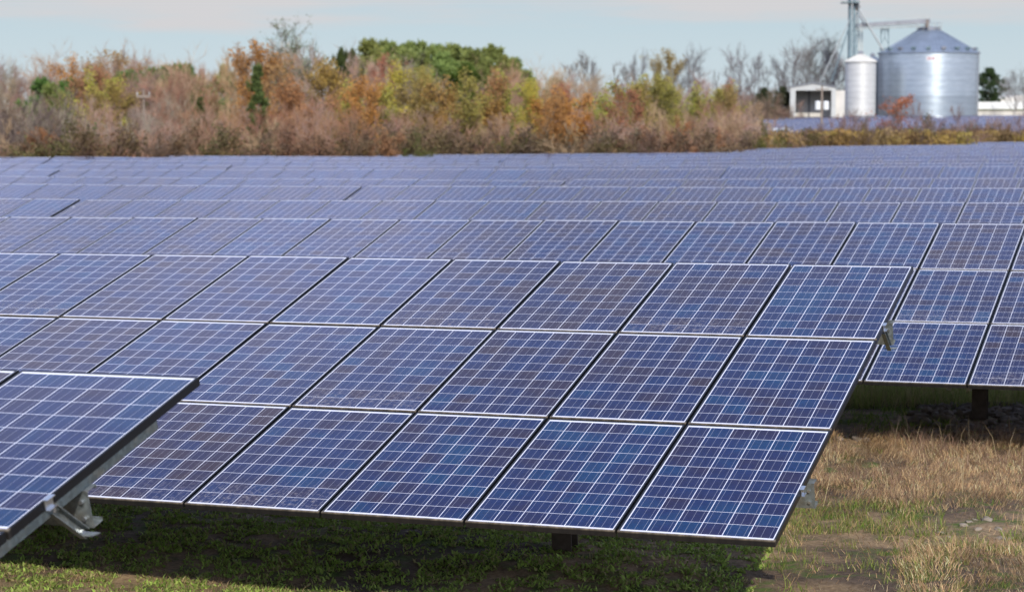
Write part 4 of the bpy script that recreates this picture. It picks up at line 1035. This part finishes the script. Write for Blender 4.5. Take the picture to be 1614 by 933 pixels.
for px in range(1200, 1262, 6):
    plant(random.choice(SHRUB), px, random.uniform(205.0, 209.0), 139, DKB, jit((0.15, 0.11, 0.05)), 'low brown shrub in the thick fringe before the white car', 'shrub', 'shrubs before the white car', 1.3)
for px, y, lab in ((1352, 172, 'tall brown leafless sapling in front of the slim white bin'), (1332, 178, 'thin brown leafless sapling left of the slim white bin'), (1442, 160, 'pale slender sapling in front of the large bin'), (1513, 165, 'pinkish leafless sapling near the right side of the large bin'), (1583, 182, 'slight sapling with yellow-green buds by the white building'), (1602, 176, 'thin leafless sapling at the right edge by the white building')):
    plant(SAP[0], px, y, 146, (0.19, 0.13, 0.12), (0.22, 0.15, 0.13), lab, 'sapling', None, 0.8)

# ------------------------------------------------------------------ grass, straw, stones in front
def near_field(n, a0, a1, p0, p1):
    a = RNG.uniform(a0, a1, n); p = RNG.uniform(p0, p1, n); X = a*HU[0]+p*HP[0]; Y = a*HU[1]+p*HP[1]
    Z = ground_z(a, p) + relief(a, p); fx, fy = to_px(X, Y, Z); return X, Y, Z, fx, fy
def vnoise(X, Y, s, seed=0.0):
    return np.array([NR.noise(Vector((x*s, y*s, seed))) for x, y in zip(X, Y)])
def mat_blade(name, rough=0.75):
    M = Mat(name); a = M.n('ShaderNodeAttribute'); a.attribute_name = 'tint'
    M.set(Base_Color=a.outputs['Color'], Roughness=rough, Specular_IOR_Level=0.25)
    tr = M.n('ShaderNodeBsdfTranslucent'); M.l(a.outputs['Color'], tr.inputs[0]); mx = M.n('ShaderNodeMixShader'); mx.inputs[0].default_value = 0.25
    M.l(M.b.outputs[0], mx.inputs[1]); M.l(tr.outputs[0], mx.inputs[2]); M.l(mx.outputs[0], M.out.inputs[0]); return M.m
BLADE = mat_blade('grass_blade')
def blades(name, X, Y, Z, h, w, lean, col, label=None, flow=None):
    """one curved five-point blade per root"""
    n = len(X); t = RNG.uniform(0, 2*np.pi, n) if flow is None else flow + RNG.normal(0, 0.8, n); d = np.stack([np.cos(t), np.sin(t)], -1); s = np.stack([-d[:, 1], d[:, 0]], -1)
    f = RNG.uniform(0, 2*np.pi, n); s = np.stack([np.cos(f), np.sin(f)], -1)
    root = np.stack([X, Y, Z-0.01], -1); out = np.zeros((n, 5, 3))
    mid = root + np.concatenate([d*(h*lean*0.35)[:, None], (h*np.sqrt(np.clip(1-(lean*0.7)**2, 0.02, 1))*0.6)[:, None]], -1)
    tip = root + np.concatenate([d*(h*lean)[:, None], (h*np.sqrt(np.clip(1-(lean*0.95)**2, 0.01, 1)))[:, None]], -1)
    sw = np.concatenate([s*(w/2)[:, None], np.zeros((n, 1))], -1)
    out[:, 0] = root-sw; out[:, 1] = root+sw; out[:, 2] = mid+sw*0.8; out[:, 3] = mid-sw*0.8; out[:, 4] = tip
    base = np.arange(n)*5
    quad = np.stack([base, base+1, base+2, base+3], -1); tri = np.stack([base+3, base+2, base+4], -1)
    loops = np.concatenate([quad, tri], 1).ravel().astype(np.int32)
    ls = np.stack([np.arange(n)*7, np.arange(n)*7+4], -1).ravel().astype(np.int32); lt = np.tile([4, 3], n).astype(np.int32)
    me = bpy.data.meshes.new(name); me.vertices.add(n*5); me.vertices.foreach_set('co', out.ravel()); me.loops.add(len(loops)); me.loops.foreach_set('vertex_index', loops)
    me.polygons.add(2*n); me.polygons.foreach_set('loop_start', ls); me.polygons.foreach_set('loop_total', lt); me.update()
    ca = me.attributes.new('tint', 'FLOAT_COLOR', 'POINT'); cc = np.ones((n, 5, 4)); cc[:, :, :3] = col[:, None, :]; ca.data.foreach_set('color', cc.ravel())
    me.materials.append(BLADE)
    return tag(link(name, me), label, None, None, 'stuff')
def palette(n, cols, var=0.25):
    cols = np.array(cols); c = cols[RNG.integers(0, len(cols), n)]; return np.clip(c*(1+RNG.uniform(-var, var, (n, 1))), 0, 1)
STRAW = [(0.42, 0.30, 0.15), (0.36, 0.24, 0.12), (0.50, 0.38, 0.20), (0.28, 0.18, 0.10), (0.33, 0.21, 0.12)]
GREEN = [(0.14, 0.21, 0.035), (0.19, 0.26, 0.045), (0.11, 0.165, 0.03), (0.24, 0.28, 0.06)]
DULL = [(0.06, 0.09, 0.02), (0.09, 0.12, 0.03), (0.12, 0.13, 0.05)]
X, Y, Z, fx, fy = near_field(1700000, -13.5, 5.5, 8.4, 34.0)
ok = (fx > -150) & (fx < 2000) & (fy > 585) & (fy < 1080)
X, Y, Z, fx, fy = [q[ok] for q in (X, Y, Z, fx, fy)]
n1 = vnoise(X, Y, 1.3, 3.0); n2 = vnoise(X, Y, 4.5, 9.0); n3 = vnoise(X, Y, 11.0, 4.0); u = RNG.random(len(X)); D = np.hypot(X, Y)
al_, pe_ = ap(X, Y)
right = fx > 1215 + (870-fy)*0.45
# straw mat
bare = right & (fy > 838) & (fx < 1400 + (fy-838)*0.2)
strawd = np.where(right & (fy > 686) & (fy < 830), np.clip(0.75 + 1.2*n2 + 0.5*n1, 0.22, 1.0), 0.0)*np.clip(1.0 - (fy-775)/50, 0.12, 1)
strawd = np.maximum(strawd, np.where(right & ~bare & (fy > 830), 0.10 + 0.35*(n1 > 0.10), 0.0))
strawd = np.maximum(strawd, np.where(bare, 0.035 + 0.10*(n3 > 0.35), 0.0))
strawd = np.maximum(strawd, np.where(right & (fy > 862) & (fx > 1440), 0.25 + 0.35*(n2 > 0), 0))
strawd = np.where((fx > 1480) & (fy > 805) & (fy < 858), strawd*0.25, strawd)
k = (u < strawd) & (D < 24)
hh = RNG.uniform(0.035, 0.11, k.sum())*(1+1.2*np.clip(n2[k], -0.6, 1)); ln = RNG.uniform(0.72, 1.05, k.sum())
tone_ = (1.0 + 0.9*np.clip(n3[k] + 0.6*n1[k], -0.6, 0.5))[:, None]
blades('dry_grass', X[k], Y[k], Z[k]+RNG.uniform(0, 0.07, k.sum())*(0.3+np.clip(n2[k]+0.3, 0, 1)), hh, RNG.uniform(0.0025, 0.005, k.sum()), ln,
       np.clip(palette(k.sum(), [(0.54, 0.36, 0.18), (0.45, 0.285, 0.145), (0.64, 0.46, 0.25), (0.33, 0.205, 0.11), (0.42, 0.255, 0.13)])*tone_, 0.03, 0.7), flow=6.0*n1[k] + 3.0*n2[k])
# collapsed brown weeds, every which way
u3 = RNG.random(len(X)); k = right & (fy > 690) & (fy < 805) & (u3 < 0.45*np.clip(n1*2.0 + n2*1.2, 0, 1)) & (D < 24)
blades('dead_weeds', X[k], Y[k], Z[k]+RNG.uniform(0, 0.12, k.sum()), RNG.uniform(0.06, 0.17, k.sum()), RNG.uniform(0.0025, 0.005, k.sum()), RNG.uniform(0.3, 1.05, k.sum()), palette(k.sum(), [(0.22, 0.135, 0.09), (0.29, 0.18, 0.12), (0.17, 0.105, 0.075), (0.37, 0.25, 0.16)]))
ul = RNG.random(len(X)); k = (fy > 880 + 0.085*fx) & (fx < 800) & (ul < 0.30*(n1 > -0.25))
blades('dry_grass', X[k], Y[k], Z[k], RNG.uniform(0.03, 0.09, k.sum()), RNG.uniform(0.0025, 0.005, k.sum()), RNG.uniform(0.6, 1.05, k.sum()), palette(k.sum(), STRAW))
# extra standing seed stalks
k2 = np.flatnonzero(right & (fy > 690) & (fy < 800) & (u < 0.006) & (n1 > -0.1)); 
blades('dry_stalks', X[k2], Y[k2], Z[k2], RNG.uniform(0.22, 0.48, len(k2)), RNG.uniform(0.004, 0.007, len(k2)), RNG.uniform(0.1, 0.6, len(k2)), palette(len(k2), [(0.50, 0.40, 0.22), (0.42, 0.32, 0.18)]))
# green grass in the light
u = RNG.random(len(X))
g = np.where(right & (fy > 792) & (fy < 842) & (fx < 1490), 0.50, 0.0)*(n2 > -0.25)
g = np.maximum(g, np.where(right & (fy > 690), 0.60*((n2 > 0.30) | ((n1 > 0.30) & (n3 > 0))), 0)*np.where(fy < 795, 0.25, np.where(bare, 0.55, 0.8)))
g = np.maximum(g, np.where(right & ~bare & (fy > 850), 0.50*((n2 > 0.02) & (n1 > -0.2)), 0))
g = np.maximum(g, np.where((fy > 885 + 0.085*fx) & (fx < 700), 0.55*(n2 > -0.12), 0))
k = u < g
blades('green_grass', X[k], Y[k], Z[k], RNG.uniform(0.04, 0.13, k.sum())*(1+0.6*np.clip(n3[k], -0.4, 1))*np.where(fx[k] < 700, 0.42, 0.85), RNG.uniform(0.0035, 0.0065, k.sum()), RNG.uniform(0.2, 0.85, k.sum()), palette(k.sum(), GREEN + [(0.30, 0.27, 0.08), (0.33, 0.26, 0.12)]))
# short weeds in the shade under the tables
u = RNG.random(len(X)); shade = (~right) & (fy > 700) & (fy < 960)
w = np.where(shade, 1.0*((n2 > -0.06) | (n3 > 0.20)), 0.0)*(0.35 + 0.65*(n1 > -0.2))
k = u < w
blades('shade_weeds', X[k], Y[k], Z[k], RNG.uniform(0.015, 0.055, k.sum())*(1+0.5*(RNG.random(k.sum()) < 0.06)), RNG.uniform(0.010, 0.024, k.sum()), RNG.uniform(0.45, 1.0, k.sum()), palette(k.sum(), [(0.28, 0.41, 0.07), (0.36, 0.48, 0.10), (0.20, 0.29, 0.06), (0.34, 0.29, 0.13), (0.28, 0.34, 0.08)]))
# long grass and weeds under and behind the third table
X, Y, Z, fx, fy = near_field(300000, -8.0, 5.0, 18.5, 44.0)
ok = (fx > 1290) & (fx < 1900) & (fy > 575) & (fy < 700)
X, Y, Z, fx, fy = [q[ok] for q in (X, Y, Z, fx, fy)]
n2 = vnoise(X, Y, 2.2, 9.0); u = RNG.random(len(X))
k = (fy < 645) & (u < 0.9)
blades('long_grass', X[k], Y[k], Z[k], RNG.uniform(0.14, 0.38, k.sum()), RNG.uniform(0.005, 0.009, k.sum()), RNG.uniform(0.15, 0.8, k.sum()), palette(k.sum(), [(0.26, 0.32, 0.08), (0.32, 0.34, 0.10), (0.38, 0.34, 0.14), (0.22, 0.27, 0.08), (0.40, 0.32, 0.17)]))
k = (fy > 640) & (fy < 692) & (u < 0.7*((n2 > 0.0) & (fx < 1500)) + 0.06)
blades('trench_weeds', X[k], Y[k], Z[k], RNG.uniform(0.03, 0.10, k.sum()), RNG.uniform(0.006, 0.014, k.sum()), RNG.uniform(0.3, 0.9, k.sum()), palette(k.sum(), GREEN))

ROCKM = simple('field_stone', (0.19, 0.155, 0.125), 0.9, 0.0, 0.35, 9, 0.2); PALESTONE = simple('pale_stone', (0.25, 0.21, 0.165), 0.9, 0.0, 0.2, 9, 0.2)
def stone_shape(b, c, s, flat=0.6, seed=0):
    import bmesh
    bm = bmesh.new(); bmesh.ops.create_icosphere(bm, subdivisions=2, radius=1.0)
    vv = []
    rot = Matrix.Rotation(random.uniform(0, 6.28), 3, 'Z') @ Matrix.Rotation(random.uniform(-0.3, 0.3), 3, 'X')
    ax = Vector((random.uniform(0.8, 1.3), random.uniform(0.7, 1.1), flat*random.uniform(0.8, 1.2)))
    for v in bm.verts:
        p = v.co.copy(); q = 1 + 0.50*NR.noise(p*1.3 + Vector((seed*3.1, 0, 0))) + 0.14*NR.noise(p*3.5 + Vector((0, seed, 0)))
        p = Vector((p.x*ax.x, p.y*ax.y, p.z*ax.z))*q; p = rot @ p; vv.append(tuple(Vector(c) + p*s))
    b.add(vv, [tuple(v.index for v in f.verts) for f in bm.faces]); bm.free()
b = MB()
X, Y, Z, fx, fy = near_field(26000, -8.0, 2.0, 18.5, 30.0)
cnt = 0
for x, y, z, a, c in zip(X, Y, Z, fx, fy):
    heap = (1420 + (690-c)*0.6 < a < 1660) and (640 < c < 694)
    rim = 1305 < a < 1620 and 682 < c < 697
    if (heap and random.random() < 0.36) or (rim and random.random() < 0.16):
        stone_shape(b, (x, y, z+0.01), random.uniform(0.02, 0.075)*(1.25 if heap else 0.8), 0.6, cnt); cnt += 1
    if cnt > 420: break
tag(b.obj('rubble', ROCKM), kind='stuff')
st = [(1483, 840, .050), (1518, 829, .055), (1556, 821, .075), (1538, 818, .045), (1527, 823, .040), (1541, 837, .045), (1574, 837, .060), (1577, 851, .060), (1496, 846, .03), (1592, 849, .04)]
for i, (px, py, s) in enumerate(st):
    d = ray(px, py); t = 14.0
    for _ in range(12): q = d*t; t *= (CZ - gz1(q[0], q[1]))/max(1e-3, -q[2])
    q = d*t; b = MB(); stone_shape(b, (0, 0, 0), s*0.68, 0.55, 50+i); o = b.obj('stone', PALESTONE); o.location = (q[0], q[1], gz1(q[0], q[1]) + float(relief(*[np.array([w]) for w in ap(q[0], q[1])])[0]) + 0.002)
    tag(o, 'pale flat stone lying in the bare patch at the lower right', 'stone', 'pale stones at the lower right')
